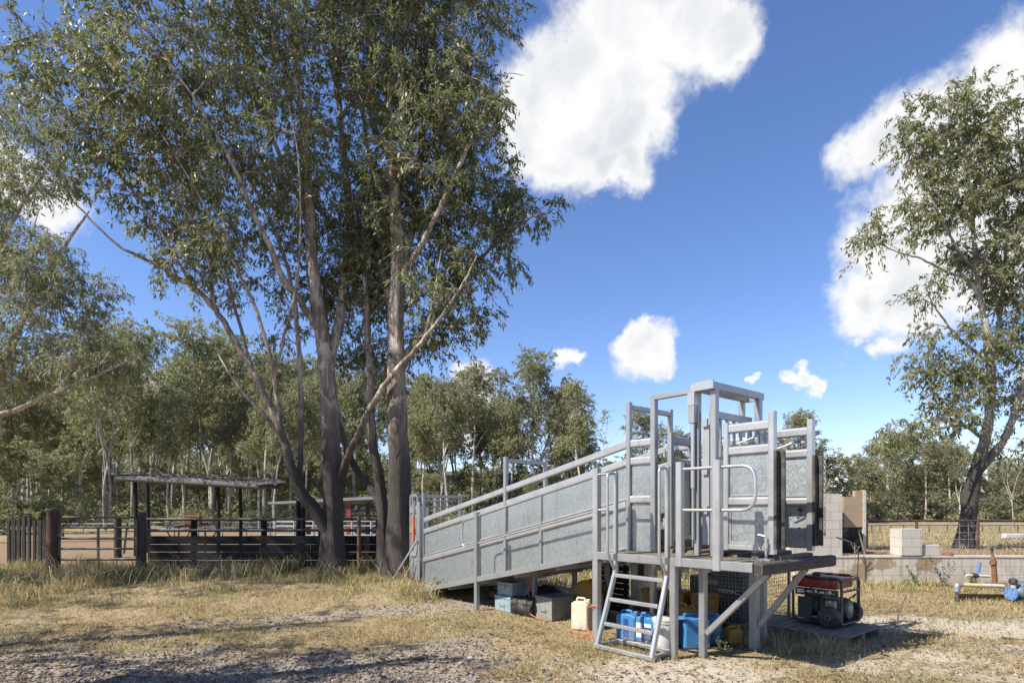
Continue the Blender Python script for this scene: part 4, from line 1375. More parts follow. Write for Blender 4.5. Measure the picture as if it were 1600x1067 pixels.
bump(t, b, n.outputs['Fac'], 1.0, 2.0)
tag(np_mesh('hill', Vh, np.stack([b0, b0 + 1, b0 + nh + 1, b0 + nh], 1), m, smooth=True), kind='structure')

# ------------------------------------------------------------------ the cattle loading ramp (o across, s along and downhill, z up)
ramp = empty('loading_ramp', RO, RA, 'galvanised cattle loading ramp with raised deck, sloping sheeted race and catwalk', 'loading ramp')
S_, RL, SH, SM = M['steel'], M['rail'], M['sheet'], M['sheet_smooth']
ON, OF = 0.55, 1.43                      # near and far side of the race
DK = 1.12


def Fl(s):
    return DK - 0.2045 * max(0.0, s - 1.1)


def part(mb, name, mt, parent=None, **kw):
    return mb.build(name, mt, parent or ramp, **kw)


def post(o, s, z0, z1, w=0.065, mt=None, name='post', parent=None):
    return part(MB().post(o, s, z0, z1, w, 0.008), name, mt or S_, parent)


# deck
mb = MB()
for k in range(11):
    s0 = -0.92 + k * 0.184
    mb.box(0.04, 1.62, s0, s0 + 0.176, 1.075 + 0.004 * (k % 3), 1.112 + 0.003 * ((k * 7) % 4))
part(mb, 'deck_floor', M['deck'])
mb = MB()
for k, (s0, zz) in enumerate(((-0.86, 1.15), (-0.62, 1.165), (-0.36, 1.15), (-0.1, 1.16), (0.2, 1.15), (0.5, 1.155), (0.8, 1.15))):
    mb.bar((ON + 0.05, s0, zz - 0.015), (OF - 0.05, s0 + 0.02, zz - 0.012), 0.09, 0.05, 0.012)
part(mb, 'floor_cleats', M['deck'])
part(MB().bar((0, -0.93, 1.075), (0, 1.13, 1.075), 0.05, 0.095, 0.006), 'deck_edge', S_)
part(MB().bar((1.6, -0.93, 1.06), (1.6, 1.13, 1.06), 0.05, 0.09, 0.006), 'deck_edge', S_)
for s0 in (-0.4, 0.3, 1.05):
    part(MB().bar((0.03, s0, 1.03), (1.58, s0, 1.03), 0.05, 0.08, 0.006), 'deck_bearer', M['steel_dark'])

# ramp and catwalk floors
def slab(mb, o0, o1, s0, s1, th, lift=0.0):
    return mb.add([(o0, s0, Fl(s0) + lift - th), (o1, s0, Fl(s0) + lift - th), (o1, s1, Fl(s1) + lift - th), (o0, s1, Fl(s1) + lift - th),
                   (o0, s0, Fl(s0) + lift), (o1, s0, Fl(s0) + lift), (o1, s1, Fl(s1) + lift), (o0, s1, Fl(s1) + lift)],
                  [(0, 3, 2, 1), (4, 5, 6, 7), (0, 1, 5, 4), (1, 2, 6, 5), (2, 3, 7, 6), (3, 0, 4, 7)])
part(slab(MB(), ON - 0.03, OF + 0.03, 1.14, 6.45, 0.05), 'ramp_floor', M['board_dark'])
part(slab(MB(), 0.03, ON - 0.035, 1.14, 5.9, 0.045), 'catwalk_floor', M['deck'])
part(MB().bar((0, 1.2, Fl(1.2) - 0.045), (0, 6.0, Fl(6.0) - 0.045), 0.05, 0.085, 0.006), 'catwalk_edge', S_)
part(MB().bar((ON, 1.2, Fl(1.2) - 0.05), (ON, 6.4, Fl(6.4) - 0.05), 0.06, 0.1, 0.006), 'ramp_bearer', S_)
part(MB().bar((OF, 1.2, Fl(1.2) - 0.05), (OF, 6.4, Fl(6.4) - 0.05), 0.06, 0.1, 0.006), 'ramp_bearer', S_)
for s0 in (1.9, 2.8, 3.7, 4.6):
    part(MB().bar((0.03, s0, Fl(s0) - 0.09), (OF, s0, Fl(s0) - 0.09), 0.05, 0.07, 0.006), 'cross_bearer', M['steel_dark'])

# posts of the race, tall pairs joined over the top
TALL = (6.33, 3.69, 1.09)
for s0 in TALL:
    post(ON, s0, Fl(s0) - 0.05, Fl(s0) + 1.93)
    post(OF, s0, Fl(s0) - 0.05, Fl(s0) + 1.93)
    part(MB().bar((ON + 0.034, s0, Fl(s0) + 1.865), (OF - 0.034, s0, Fl(s0) + 1.865), 0.055, 0.065, 0.007), 'portal_bar', S_)
for s0 in (4.43, 2.82, 5.4):
    if s0 != 5.4: post(ON + 0.004, s0, Fl(s0) - 0.05, Fl(s0) + 1.13, 0.05)
    post(OF - 0.004, s0, Fl(s0) - 0.05, Fl(s0) + 1.38, 0.05)
post(ON, 0.69, DK, 3.08, 0.075)
post(OF, 0.4, DK, 2.62)

# rails: pressed oval cattle rail
def crail(o, pts, h=0.115, w=0.045):
    mb = MB()
    for a, b_ in zip(pts[:-1], pts[1:]):
        n = 20
        pr = []
        for i in range(n):
            t_ = 2 * math.pi * i / n
            cx_, cz_ = math.cos(t_), math.sin(t_)
            rib = 1.0 - 0.22 * math.exp(-(cz_ / 0.22) ** 2)
            pr.append((math.copysign(abs(cx_) ** 0.75, cx_) * w / 2 * rib, math.copysign(abs(cz_) ** 0.85, cz_) * h / 2))
        P0, P1 = Vector((o, a[0], a[1])), Vector((o, b_[0], b_[1]))
        d_, ax, bx = frame_of(P1 - P0)
        vs = [P0 + ax * x + bx * z for x, z in pr] + [P1 + ax * x + bx * z for x, z in pr]
        mb.add(vs, [(i, (i + 1) % n, n + (i + 1) % n, n + i) for i in range(n)] + [tuple(range(n))[::-1], tuple(range(n, 2 * n))])
    return mb
for dz, h in ((1.385, 0.105), (1.155, 0.105)):
    part(crail(ON, [(6.30, Fl(6.30) + dz), (3.725, Fl(3.725) + dz)], h), 'side_rail', RL, smooth=True)
    part(crail(ON, [(3.655, Fl(3.655) + dz), (1.125, Fl(1.125) + dz)], h), 'side_rail', RL, smooth=True)
    part(crail(ON, [(1.055, DK + dz), (0.73, DK + dz)], h), 'side_rail', RL, smooth=True)
    part(crail(OF, [(6.30, Fl(6.30) + dz), (3.725, Fl(3.725) + dz)], h), 'side_rail', RL, smooth=True)
    part(crail(OF, [(3.655, Fl(3.655) + dz), (1.125, Fl(1.125) + dz)], h), 'side_rail', RL, smooth=True)
    part(crail(OF, [(1.055, DK + dz), (-0.20, DK + dz)], h), 'side_rail', RL, smooth=True)
dz = 0.60
for a, b_ in ((6.30, 4.46), (4.40, 3.725), (3.655, 2.85), (2.79, 1.125)):
    part(crail(ON - 0.006, [(a, Fl(a) + dz), (b_, Fl(b_) + dz)], 0.10, 0.05), 'middle_rail', RL, smooth=True)
part(crail(ON - 0.006, [(1.055, DK + 0.66), (0.73, DK + 0.66)], 0.10, 0.05), 'middle_rail', RL, smooth=True)

# galvanised sheets, one to a bay
def sheet(o, a, b_, za0, za1, zb0, zb1, mt=SH, th=0.008, name='side_sheet', parent=None):
    mb = MB()
    mb.add([(o - th / 2, a, za0), (o - th / 2, b_, zb0), (o - th / 2, b_, zb1), (o - th / 2, a, za1), (o + th / 2, a, za0), (o + th / 2, b_, zb0), (o + th / 2, b_, zb1), (o + th / 2, a, za1)],
           [(0, 1, 2, 3), (7, 6, 5, 4), (0, 4, 5, 1), (1, 5, 6, 2), (2, 6, 7, 3), (3, 7, 4, 0)])
    return part(mb, name, mt, parent)
for o in (ON + 0.012, OF - 0.012):
    for a, b_ in ((6.30, 4.46), (4.40, 3.725), (3.655, 2.85), (2.79, 1.125)):
        sheet(o, a, b_, Fl(a) + 0.0, Fl(a) + 1.115, Fl(b_) + 0.0, Fl(b_) + 1.115)
    sheet(o, 1.055, 0.73, DK, DK + 1.115, DK, DK + 1.115)
sheet(OF - 0.012, 0.71, -0.17, DK + 0.02, DK + 1.115, DK + 0.02, DK + 1.115, M['sheet_smooth'])
# slim edge trims round the sheets on the catwalk side
mb = MB()
for a, b_ in ((6.30, 4.46), (4.40, 3.725), (3.655, 2.85), (2.79, 1.125)):
    for z0 in (0.03, 0.675):
        mb.bar((ON - 0.002, a, Fl(a) + z0), (ON - 0.002, b_, Fl(b_) + z0), 0.022, 0.03, 0.008)
part(mb, 'sheet_trim', RL)

# the tall gate frame over the deck
GO0, GO1 = 0.53, 1.50
for o in (GO0, GO1):
    for s0, w_ in ((0.05, 0.065), (-0.17, 0.075)):
        post(o, s0, DK, 3.02, w_, name='gantry_post')
part(MB().bar((0.46, 0.03, 3.06), (1.56, 0.03, 3.06), 0.06, 0.085, 0.006), 'gantry_beam', S_)
part(MB().bar((0.46, -0.17, 3.06), (1.56, -0.17, 3.06), 0.06, 0.085, 0.006), 'gantry_beam', S_)
part(MB().bar((0.445, 0.08, 3.065), (0.445, -0.21, 3.065), 0.025, 0.105, 0.006), 'gantry_end_plate', RL)
part(MB().bar((1.575, 0.08, 3.065), (1.575, -0.20, 3.065), 0.025, 0.10, 0.006), 'gantry_end_plate', RL)
part(MB().bar((GO0, 0.66, 3.045), (GO0, 0.09, 3.045), 0.055, 0.06, 0.006), 'gantry_tie', S_)
part(MB().bar((0.9, -0.07, 3.115), (1.02, -0.07, 3.115), 0.1, 0.02, 0.004), 'guide_block', RL)
# sliding gate in the frame
sg = part(MB().box(0.60, 0.65, -0.095, -0.055, 1.2, 2.80).box(1.44, 1.49, -0.095, -0.055, 1.2, 2.80).box(0.65, 1.44, -0.095, -0.055, 2.72, 2.80)
          .box(0.65, 1.44, -0.095, -0.055, 2.22, 2.27), 'sliding_gate', S_)
for o in (0.80, 0.95, 1.10, 1.25):
    part(MB().box(o - 0.014, o + 0.014, -0.09, -0.06, 2.27, 2.72), 'gate_bar', S_, sg)
part(MB().box(0.655, 1.435, -0.079, -0.071, 1.22, 2.21), 'gate_sheet', SM, sg)
# lifting ram on the near post
rm = part(MB().tube([(GO0 - 0.065, 0.07, 1.9), (GO0 - 0.065, 0.07, 2.72)], 0.026, 12), 'gate_ram', RL, smooth=True)
part(MB().box(GO0 - 0.105, GO0 - 0.03, 0.03, 0.11, 2.66, 2.86), 'ram_bracket', S_, rm)
part(MB().box(GO0 - 0.11, GO0 - 0.02, 0.025, 0.115, 2.86, 3.01), 'ram_bracket', RL, rm)
part(MB().tube([(GO0 - 0.065, 0.07, 1.3), (GO0 - 0.065, 0.07, 1.9)], 0.015, 10), 'ram_rod', M['steel_dark'], rm)
part(MB().box(GO0 - 0.03, GO0 + 0.0, -0.12, -0.03, 1.25, 2.62), 'guide_channel', M['steel_dark'])
for z0 in (1.6, 2.05, 2.6):
    part(MB().box(GO0 - 0.06, GO0 - 0.031, -0.11, -0.045, z0, z0 + 0.09), 'guide_roller', M['steel_dark'])

# the blocking gate standing across the race
dg = part(MB().box(0.60, 0.66, 0.47, 0.52, 1.20, 2.60), 'blocking_gate', S_)
part(MB().box(1.02, 1.07, 0.47, 0.52, 1.27, 2.60), 'gate_post', S_, dg)
part(MB().bar((0.66, 0.495, 2.51), (1.02, 0.495, 2.51), 0.045, 0.11, 0.015), 'gate_rail', S_, dg)
part(MB().bar((0.66, 0.495, 2.24), (1.02, 0.495, 2.24), 0.045, 0.10, 0.015), 'gate_rail', S_, dg)
part(MB().bar((0.66, 0.495, 1.30), (1.02, 0.495, 1.30), 0.045, 0.06, 0.01), 'gate_rail', RL, dg)
part(MB().box(0.66, 1.02, 0.487, 0.497, 1.33, 2.19), 'gate_sheet', SM, dg)
for z0 in (1.45, 2.3):
    part(MB().tube([(0.585, 0.56, z0), (0.585, 0.56, z0 + 0.10)], 0.018, 10), 'hinge', RL, dg, smooth=True)
part(MB().tube(rbend([(0.9, 0.46, 2.31), (1.05, 0.43, 2.31), (1.12, 0.43, 2.31)], 0.03), 0.008, 6)
     .tube([(0.93, 0.46, 2.31), (0.93, 0.46, 2.2)], 0.008, 6).tube([(0.90, 0.45, 2.22), (1.10, 0.42, 2.22)], 0.008, 6), 'latch_bar', RL, dg)

# wing panels that meet the truck
def wing(o, nm):
    w_ = part(MB().post(o, -0.31, 1.20, 2.62, 0.06, 0.007), nm, RL)
    part(MB().post(o, -0.84, 1.18, 2.685, 0.07, 0.008), 'wing_post', RL, w_)
    for z0, h in ((2.55, 0.11), (2.30, 0.105), (1.74, 0.10)):
        part(MB().bar((o, -0.342, z0), (o, -0.803, z0), 0.045, h, 0.018), 'wing_rail', RL, w_, bevel=0.005)
    part(MB().bar((o, -0.342, 1.235), (o, -0.803, 1.235), 0.04, 0.06, 0.008), 'wing_rail', RL, w_)
    part(MB().box(o + 0.008, o + 0.014, -0.802, -0.343, 1.262, 2.25), 'wing_sheet', SM if o > 1 else SH, w_)
    part(MB().box(o - 0.004, o + 0.006, -0.802, -0.782, 1.268, 1.68).box(o - 0.004, o + 0.006, -0.363, -0.343, 1.268, 1.68).box(o - 0.004, o + 0.006, -0.782, -0.363, 1.268, 1.29)
         .box(o - 0.004, o + 0.006, -0.802, -0.782, 1.80, 2.24).box(o - 0.004, o + 0.006, -0.782, -0.363, 1.80, 1.822), 'sheet_trim', RL, w_)
    part(MB().box(o - 0.045, o + 0.05, -0.905, -0.877, 1.235, 2.27).box(o + 0.024, o + 0.05, -0.96, -0.906, 1.24, 2.265), 'rubber_buffer', M['rubber'], w_, bevel=0.006)
    part(MB().tube(rbend([(o + 0.03, -0.42, 2.38), (o + 0.07, -0.70, 2.47), (o + 0.07, -0.76, 2.47), (o + 0.07, -0.77, 2.37), (o + 0.03, -0.77, 2.33)], 0.03), 0.009, 8), 'pull_rod', RL, w_)
    return w_
wn = wing(ON, 'wing_panel')
wf = wing(OF, 'wing_panel')
# splashes of dried dung on the far panel
mb = MB()
rr = random.Random(4)
for k in range(26):
    s0, z0 = -0.40 - 0.36 * rr.random(), 1.30 + 0.42 * rr.random() ** 1.1
    r0 = 0.006 + 0.012 * rr.random() ** 2 + (0.02 if k < 3 else 0)
    pts = [(OF - 0.003 + 0.003 * math.cos(a), s0 + r0 * 1.5 * math.cos(a) * (0.7 + 0.5 * rr.random()), z0 + r0 * math.sin(a) * (0.7 + 0.5 * rr.random())) for a in [i * 0.785 for i in range(8)]]
    n = len(mb.v)
    mb.add([(OF + 0.006, p[1], p[2]) for p in pts] + [(OF + 0.0015, s0, z0)], [(i, (i + 1) % 8, 8) for i in range(8)])
part(mb, 'dung_splash', plain('dried_dung', (0.10, 0.065, 0.03), 0.95), wf)
# chain hanging at the far panel
def chain(pts_fn, n, mt, name, parent):
    mb = MB()
    for k in range(n):
        c, up = pts_fn(k)
        a = Vector((1, 0, 0)) if k % 2 else Vector((0, 1, 0))
        loop = [Vector(c) + Vector(up) * math.sin(t_) * 0.021 + a * math.cos(t_) * 0.012 for t_ in [i * math.pi / 4 for i in range(9)]]
        mb.tube(loop, 0.0042, 5, cap=False)
    return part(mb, name, mt, parent)
chain(lambda k: ((OF + 0.02, -0.985, 2.28 - k * 0.032), (0, 0, 1)), 28, RL, 'chain', wf)
part(MB().tube([(OF + 0.02 + 0.02 * math.cos(t_), -0.985, 1.375 + 0.02 * math.sin(t_)) for t_ in [i * math.pi / 4 for i in range(9)]], 0.005, 5, cap=False), 'chain_ring', M['rust'], wf)
# drop bolt that pins the near panel to the deck
db = part(MB().tube([(ON - 0.06, -0.80, 1.14), (ON - 0.06, -0.80, 1.36)], 0.014, 10).tube([(ON - 0.06, -0.80, 1.24), (ON - 0.06, -0.80, 1.30)], 0.026, 10), 'drop_bolt', RL, wn, smooth=True)
part(MB().tube(rbend([(ON - 0.06, -0.79, 1.37), (ON - 0.07, -0.70, 1.39), (ON - 0.07, -0.68, 1.30), (ON - 0.06, -0.74, 1.22)], 0.03), 0.008, 8), 'bolt_handle', RL, db) if False else None
part(MB().tube(rbend([(ON - 0.06, -0.79, 1.37), (ON - 0.07, -0.70, 1.39), (ON - 0.07, -0.68, 1.30), (ON - 0.06, -0.74, 1.22)], 0.03), 0.008, 8), 'bolt_handle', RL, wn)
part(MB().box(ON - 0.12, ON - 0.01, -0.87, -0.74, 1.115, 1.135), 'bolt_plate', RL, wn)
rr = random.Random(9)
chain(lambda k: ((ON - 0.16 - 0.012 * k + 0.03 * rr.random(), -0.80 + 0.05 * math.sin(k * 1.1), 1.128 + 0.012 * (k % 2)), (1, 0.4, 0)), 20, M['steel_dark'], 'loose_chain', wn)
# lime webbing strap inside the near panel
part(MB().bar((ON + 0.08, -0.31, 2.27), (ON + 0.02, -0.26, 1.66), 0.006, 0.045, 0, up=(0, 1, 0)), 'webbing_strap', M['lime'], wn)

# rubber-faced bumper across the end of the deck
bmp_ = MB().bar((0.0, -0.975, 1.065), (1.66, -0.975, 1.065), 0.10, 0.125, 0.018)
bp = part(bmp_, 'dock_bumper', wood('dirty_bumper', (0.115, 0.10, 0.085), (0.05, 0.045, 0.04), (1, 9, 9)), bevel=0.006)
part(MB().box(-0.004, 0.004, -1.005, -0.945, 1.025, 1.105), 'hollow_end_shade', M['rubber'], bp)  # black plate paints the shade inside the hollow bumper end
for k in range(6):
    part(MB().tube([(0.2 + 0.26 * k, -1.02, 1.065), (0.2 + 0.26 * k, -1.029, 1.065)], 0.014, 8), 'bolt', M['rubber'], bp)
# legs and braces
post(0.0, 0.0, 0.0, 1.03, 0.075, name='leg')
post(0.02, 1.17, -0.03, 2.17, 0.085, RL, name='leg')
post(0.30, -0.17, 0.0, 1.03, 0.075, name='leg')
post(1.11, -0.33, 0.0, 1.02, 0.095, M['steel_dark'], name='leg')
post(1.0, 1.05, 0.0, 1.0, 0.075, name='leg')
post(1.55, 1.05, 0.0, 1.0, 0.075, M['steel_dark'], name='leg')
post(1.55, -0.2, 0.0, 1.0, 0.075, M['steel_dark'], name='leg')
post(0.0, 3.74, 0.02, Fl(3.74) + 1.03, 0.07, S_, name='leg')
for o, s0 in ((0.62, 3.55), (0.62, 3.05), (1.36, 2.9), (1.36, 2.2), (0.62, 1.7)):
    post(o, s0, 0.0, Fl(s0) - 0.11, 0.07, M['steel_dark'], name='leg')
part(MB().bar((0.30, -0.22, 0.28), (0.30, -0.93, 1.0), 0.06, 0.06, 0.006), 'brace', S_)
part(MB().bar((1.11, -0.40, 0.30), (1.11, -0.93, 1.0), 0.06, 0.06, 0.006), 'brace', M['steel_dark'])

# handrails of the catwalk and deck
part(MB().post(0.0, -0.08, 1.03, 2.17, 0.075, 0.008), 'handrail_post', RL)
part(MB().post(0.0, -0.54, 1.02, 2.165, 0.085, 0.008), 'handrail_post', RL)
for z0 in (2.09, 1.645):
    part(MB().tube([(0, -0.12, z0), (0, -0.495, z0)], 0.0175, 12), 'handrail', RL, smooth=True)
    part(MB().tube([(0, 1.125, z0), (0, 0.84, z0)], 0.016, 12), 'handrail', RL, smooth=True)
part(MB().tube(rbend([(0, -0.585, 2.09), (0, -0.95, 2.09), (0, -0.95, 1.645), (0, -0.585, 1.645)], 0.16, 8), 0.0175, 12), 'handrail_hoop', RL, smooth=True)
for dz in (0.965, 0.53):
    part(MB().tube([(0, 1.215, Fl(1.215) + dz), (0, 3.70, Fl(3.70) + dz)], 0.016, 12), 'handrail', RL, smooth=True)
part(MB().tube(rbend([(0, 3.78, Fl(3.78) + 0.965), (0, 4.15, Fl(4.15) + 0.965), (0, 4.15, Fl(4.15) + 0.53), (0, 3.78, Fl(3.78) + 0.53)], 0.12, 8), 0.016, 12), 'handrail_hoop', RL, smooth=True)

# ladder
ld = part(MB().bar((-0.31, 0.86, 0.03), (-0.005, 0.84, 0.91), 0.045, 0.055, 0.006), 'ladder', RL)
part(MB().bar((-0.29, 0.08, 0.03), (-0.005, 0.085, 0.91), 0.045, 0.055, 0.006), 'ladder_stile', RL, ld)
for s0, zt in ((0.84, 2.11), (0.085, 2.135)):
    part(MB().post(0.0, s0, 0.90, zt, 0.05, 0.006), 'ladder_stile', RL, ld)
    part(MB().tube(rbend([(-0.02, s0, zt - 0.02), (-0.15, s0, zt - 0.02), (-0.15, s0, 1.12), (-0.03, s0, 0.93)], 0.09, 6), 0.0165, 10), 'grab_rail', RL, ld, smooth=True)
for f in (0.30, 0.62, 0.94):
    oo, zz = -0.30 + 0.295 * f, 0.03 + 0.88 * f
    part(MB().bar((oo, 0.82, zz), (oo, 0.115, zz), 0.05, 0.045, 0.006), 'rung', RL, ld)
part(MB().bar((-0.31, 0.90, 0.035), (-0.29, 0.05, 0.035), 0.05, 0.05, 0.006), 'foot_bar', RL, ld)
part(MB().bar((0.11, 0.90, 0.035), (0.13, 0.12, 0.035), 0.05, 0.05, 0.006), 'foot_bar', RL, ld)
part(MB().bar((-0.28, 0.885, 0.035), (0.085, 0.885, 0.035), 0.045, 0.048, 0.006), 'foot_bar', RL, ld)
part(MB().bar((-0.26, 0.075, 0.035), (0.10, 0.14, 0.035), 0.045, 0.048, 0.006), 'foot_bar', RL, ld)

# ------------------------------------------------------------------ round-backed forcing pen at the low end
pen = empty('forcing_pen', RW(1.35, 6.5, gz(*RW(1.35, 6.5)[:2])), RA, 'curved grey steel forcing pen with orange gate handle, against the thick trunk', 'forcing pen')
def arc(r, a0, a1, n=16):
    return [(r * math.cos(a0 + (a1 - a0) * i / n), r * math.sin(a0 + (a1 - a0) * i / n)) for i in range(n + 1)]
def curved(r, z0, z1, th, a0, a1, name, mt, parent):
    mb = MB()
    A, B = arc(r, a0, a1), arc(r - th, a0, a1)
    k = len(A)
    vs = [(x, y, z0) for x, y in A] + [(x, y, z1) for x, y in A] + [(x, y, z0) for x, y in B] + [(x, y, z1) for x, y in B]
    fs = []
    for i in range(k - 1):
        fs += [(i, i + 1, k + i + 1, k + i), (2 * k + i + 1, 2 * k + i, 3 * k + i, 3 * k + i + 1), (k + i, k + i + 1, 3 * k + i + 1, 3 * k + i), (i + 1, i, 2 * k + i, 2 * k + i + 1)]
    fs += [(0, k, 3 * k, 2 * k), (k - 1, 2 * k + k - 1, 3 * k + k - 1, k + k - 1)]
    mb.add(vs, fs)
    return mb.build(name, mt, parent, smooth=True)
PR = 0.86
curved(PR, 0.02, 1.52, 0.01, R(182), R(95), 'curved_sheet', SM, pen)
for z0 in (0.55, 1.02, 1.42):
    curved(PR + 0.035, z0 - 0.045, z0 + 0.045, 0.034, R(182), R(95), 'curved_rail', M['steel_dark'], pen)
curved(PR + 0.02, 1.70, 1.76, 0.06, R(182), R(60), 'top_hoop', S_, pen)
for a in (184, 170, 150, 120):
    MB().post((PR + 0.005) * math.cos(R(a)), (PR + 0.005) * math.sin(R(a)), 0.0, 1.72, 0.045, 0.005).build('pen_post', S_, pen)
for dx, y0, z1 in ((-0.02, -0.13, 1.55), (-0.03, -0.21, 1.60)):
    MB().tube([(-PR + dx, y0 + 0.06, 0.05), (-PR + dx, y0 + 0.06, z1)], 0.022, 10).build('pen_bar', RL, pen, smooth=True)
hd = MB().tube([(-PR - 0.06, 0.02, 0.80), (-PR - 0.06, 0.02, 1.32)], 0.028, 10).build('gate_handle', M['orange'], pen, smooth=True)
MB().tube([(-PR - 0.055, 0.02, 1.32), (-PR - 0.04, 0.0, 1.62)], 0.017, 8).build('handle_rod', S_, hd, smooth=True)
for z0, z1 in ((1.62, 1.655), (1.50, 1.535)):
    MB().bar((-0.75, -0.02, z0), (0.05, -0.02, z0), 0.045, 0.035, 0.006).build('pen_rail', S_, pen)
MB().tube([(-0.35, 0.1, 1.2), (-0.35, 0.1, 1.72)], 0.05, 12).build('pivot_post', S_, pen, smooth=True)
p0 = RW(0.42, 6.35); p1 = RW(0.30, 6.75)
rod = MB().tube([(p1.x - 0.22, p1.y, gz(p1.x, p1.y)), (p0.x, p0.y, 1.05)], 0.022, 8).build('steel_rod', M['steel_dark'], None, smooth=True)
tag(rod, 'dark steel rod leaning against the curved forcing pen', 'rod')


# ------------------------------------------------------------------ things kept under the ramp
def place(name, o, s, label, cat, rz=0.0, z=None, group=None):
    p = RW(o, s)
    return empty(name, (p.x, p.y, gz(p.x, p.y) if z is None else z), RA + rz, label, cat, group)


# two blue-grey tool boxes, one on the other
def metal_box(name, o, s, L, D_, H, mt, label, rz=0, z=None, lid=0.05, handle=True, cat='box'):
    r_ = place(name, o, s, label, cat, rz, z)
    MB().box(-D_ / 2, D_ / 2, -L / 2, L / 2, 0.0, H - lid).build('body', mt, r_, bevel=0.006)
    MB().box(-D_ / 2 - 0.008, D_ / 2 + 0.008, -L / 2 - 0.008, L / 2 + 0.008, H - lid + 0.002, H).build('lid', mt, r_, bevel=0.008)
    if handle:
        MB().tube(rbend([(-D_ / 2 - 0.006, -0.06, H * 0.45), (-D_ / 2 - 0.03, -0.06, H * 0.42), (-D_ / 2 - 0.03, 0.06, H * 0.42), (-D_ / 2 - 0.006, 0.06, H * 0.45)], 0.012, 3), 0.006, 6).build('handle', M['steel_dark'], r_)
    return r_
rb = metal_box('tool_box', 0.42, 3.42, 0.40, 0.30, 0.245, M['boxblue'], 'larger blue-grey steel tool box on the ground under another')
pb = RW(0.44, 3.45)
rb2 = metal_box('tool_box', 0.44, 3.45, 0.34, 0.22, 0.21, M['boxblue'], 'smaller blue-grey steel tool box sitting on top of another', 0.1, gz(*RW(0.42, 3.42)[:2]) + 0.246, handle=False)
MB().box(-0.125, -0.112, -0.02, 0.01, 0.10, 0.2).build('clasp', M['steel_dark'], rb2)
# roll of dark rubber sheet
rl = place('rubber_roll', 0.36, 2.98, 'dark crumpled rubber bundle between the blue and grey boxes', 'rubber bundle', 0.2)
mb = MB()
for k, (x, z, r_) in enumerate(((0, 0.12, 0.12), (0.03, 0.21, 0.08), (-0.05, 0.20, 0.06), (0.12, 0.11, 0.11))):
    mb.tube([(x + 0.01 * math.sin(j * 1.7 + k), -0.19 + j * 0.0633, z + 0.012 * math.sin(j * 2.3 + k * 2)) for j in range(7)], [r_ * (0.92 + 0.1 * math.sin(j * 2.1 + k)) for j in range(7)], 14)
mb.build('bundle', M['rubber'], rl, smooth=True)
for y0 in (-0.11, 0.08):
    MB().tube([(0.02 + 0.17 * math.cos(i * math.pi / 8), y0, 0.155 + 0.135 * math.sin(i * math.pi / 8)) for i in range(17)], 0.006, 5, cap=False).build('tie', M['darkpaint'], rl)
# grey steel file drawer
dr = metal_box('file_box', 0.63, 2.60, 0.37, 0.46, 0.34, M['boxgrey'], 'grey steel file drawer with cup handle, standing on the dirt', 0.0, lid=0.03)
# white jug, big yellow reel
jg = place('plastic_jug', 1.12, 2.80, 'small white plastic jug with loop handle beside the yellow reel', 'jug', 0.3)
MB().lathe([(0.075, 0), (0.085, 0.02), (0.085, 0.20), (0.06, 0.27), (0.03, 0.31), (0.03, 0.34)], 20).build('body', M['white'], jg, smooth=True)
MB().tube(rbend([(-0.02, -0.04, 0.31), (-0.03, -0.12, 0.30), (-0.03, -0.12, 0.19), (-0.02, -0.075, 0.17)], 0.03, 4), 0.013, 8).build('handle', M['white'], jg, smooth=True)
re_ = place('cable_reel', 1.12, 2.32, 'large yellow plastic cable reel standing on edge in the shade', 'cable reel', 0.15)
for y0 in (-0.09, 0.09):
    MB().lathe([(0.02, y0 - 0.012), (0.25, y0 - 0.012), (0.29, y0 - 0.004), (0.29, y0 + 0.004), (0.25, y0 + 0.012), (0.02, y0 + 0.012)], 32, (0, 0, 0.29), 'x').build('flange', M['yellow'], re_, smooth=True)
MB().lathe([(0.15, -0.078), (0.16, 0.0), (0.15, 0.078)], 24, (0, 0, 0.29), 'x').build('cable', M['darkpaint'], re_, smooth=True)


# jerry cans
def jerry(name, o, s, w_, d_, h, mt, label, rz=0, cat='jerry can', cap_m=None, group=None):
    r_ = place(name, o, s, label, cat, rz, group=group)
    out = [(-w_ / 2, 0.015), (-w_ / 2 + 0.015, 0), (w_ / 2 - 0.015, 0), (w_ / 2, 0.015), (w_ / 2, h * 0.83), (w_ / 2 - 0.03, h * 0.90), (w_ * 0.05, h * 0.93), (w_ * 0.02, h * 0.91), (-w_ / 2 + 0.04, h * 0.90), (-w_ / 2, h * 0.83)]
    mb = MB()
    n = len(out)
    k_ = 0.86
    rings = [(-d_ / 2, k_), (-d_ / 2 + 0.02, 1.0), (d_ / 2 - 0.02, 1.0), (d_ / 2, k_)]
    vs = [(x, y0, h * 0.45 + (zz - h * 0.45) * (1 - (1 - q) * 0.25)) if False else (x * q, y0, h * 0.45 + (zz - h * 0.45) * (0.5 + 0.5 * q)) for y0, q in rings for x, zz in out]
    fs = [(i * n + j, i * n + (j + 1) % n, (i + 1) * n + (j + 1) % n, (i + 1) * n + j) for i in range(3) for j in range(n)] + [tuple(range(n))[::-1], tuple(range(3 * n, 4 * n))]
    mb.add(vs, fs)
    mb.build('body', mt, r_, bevel=0.012)
    MB().tube(rbend([(-w_ * 0.36, 0, h * 0.89), (-w_ * 0.34, 0, h * 1.0), (w_ * 0.12, 0, h * 1.0), (w_ * 0.16, 0, h * 0.91)], 0.03, 4), 0.016, 8).build('handle', mt, r_, smooth=True)
    MB().lathe([(0.032, 0), (0.032, 0.035), (0.026, 0.042)], 16, (w_ * 0.34, 0, h * 0.89)).build('cap', cap_m or mt, r_, smooth=True)
    return r_
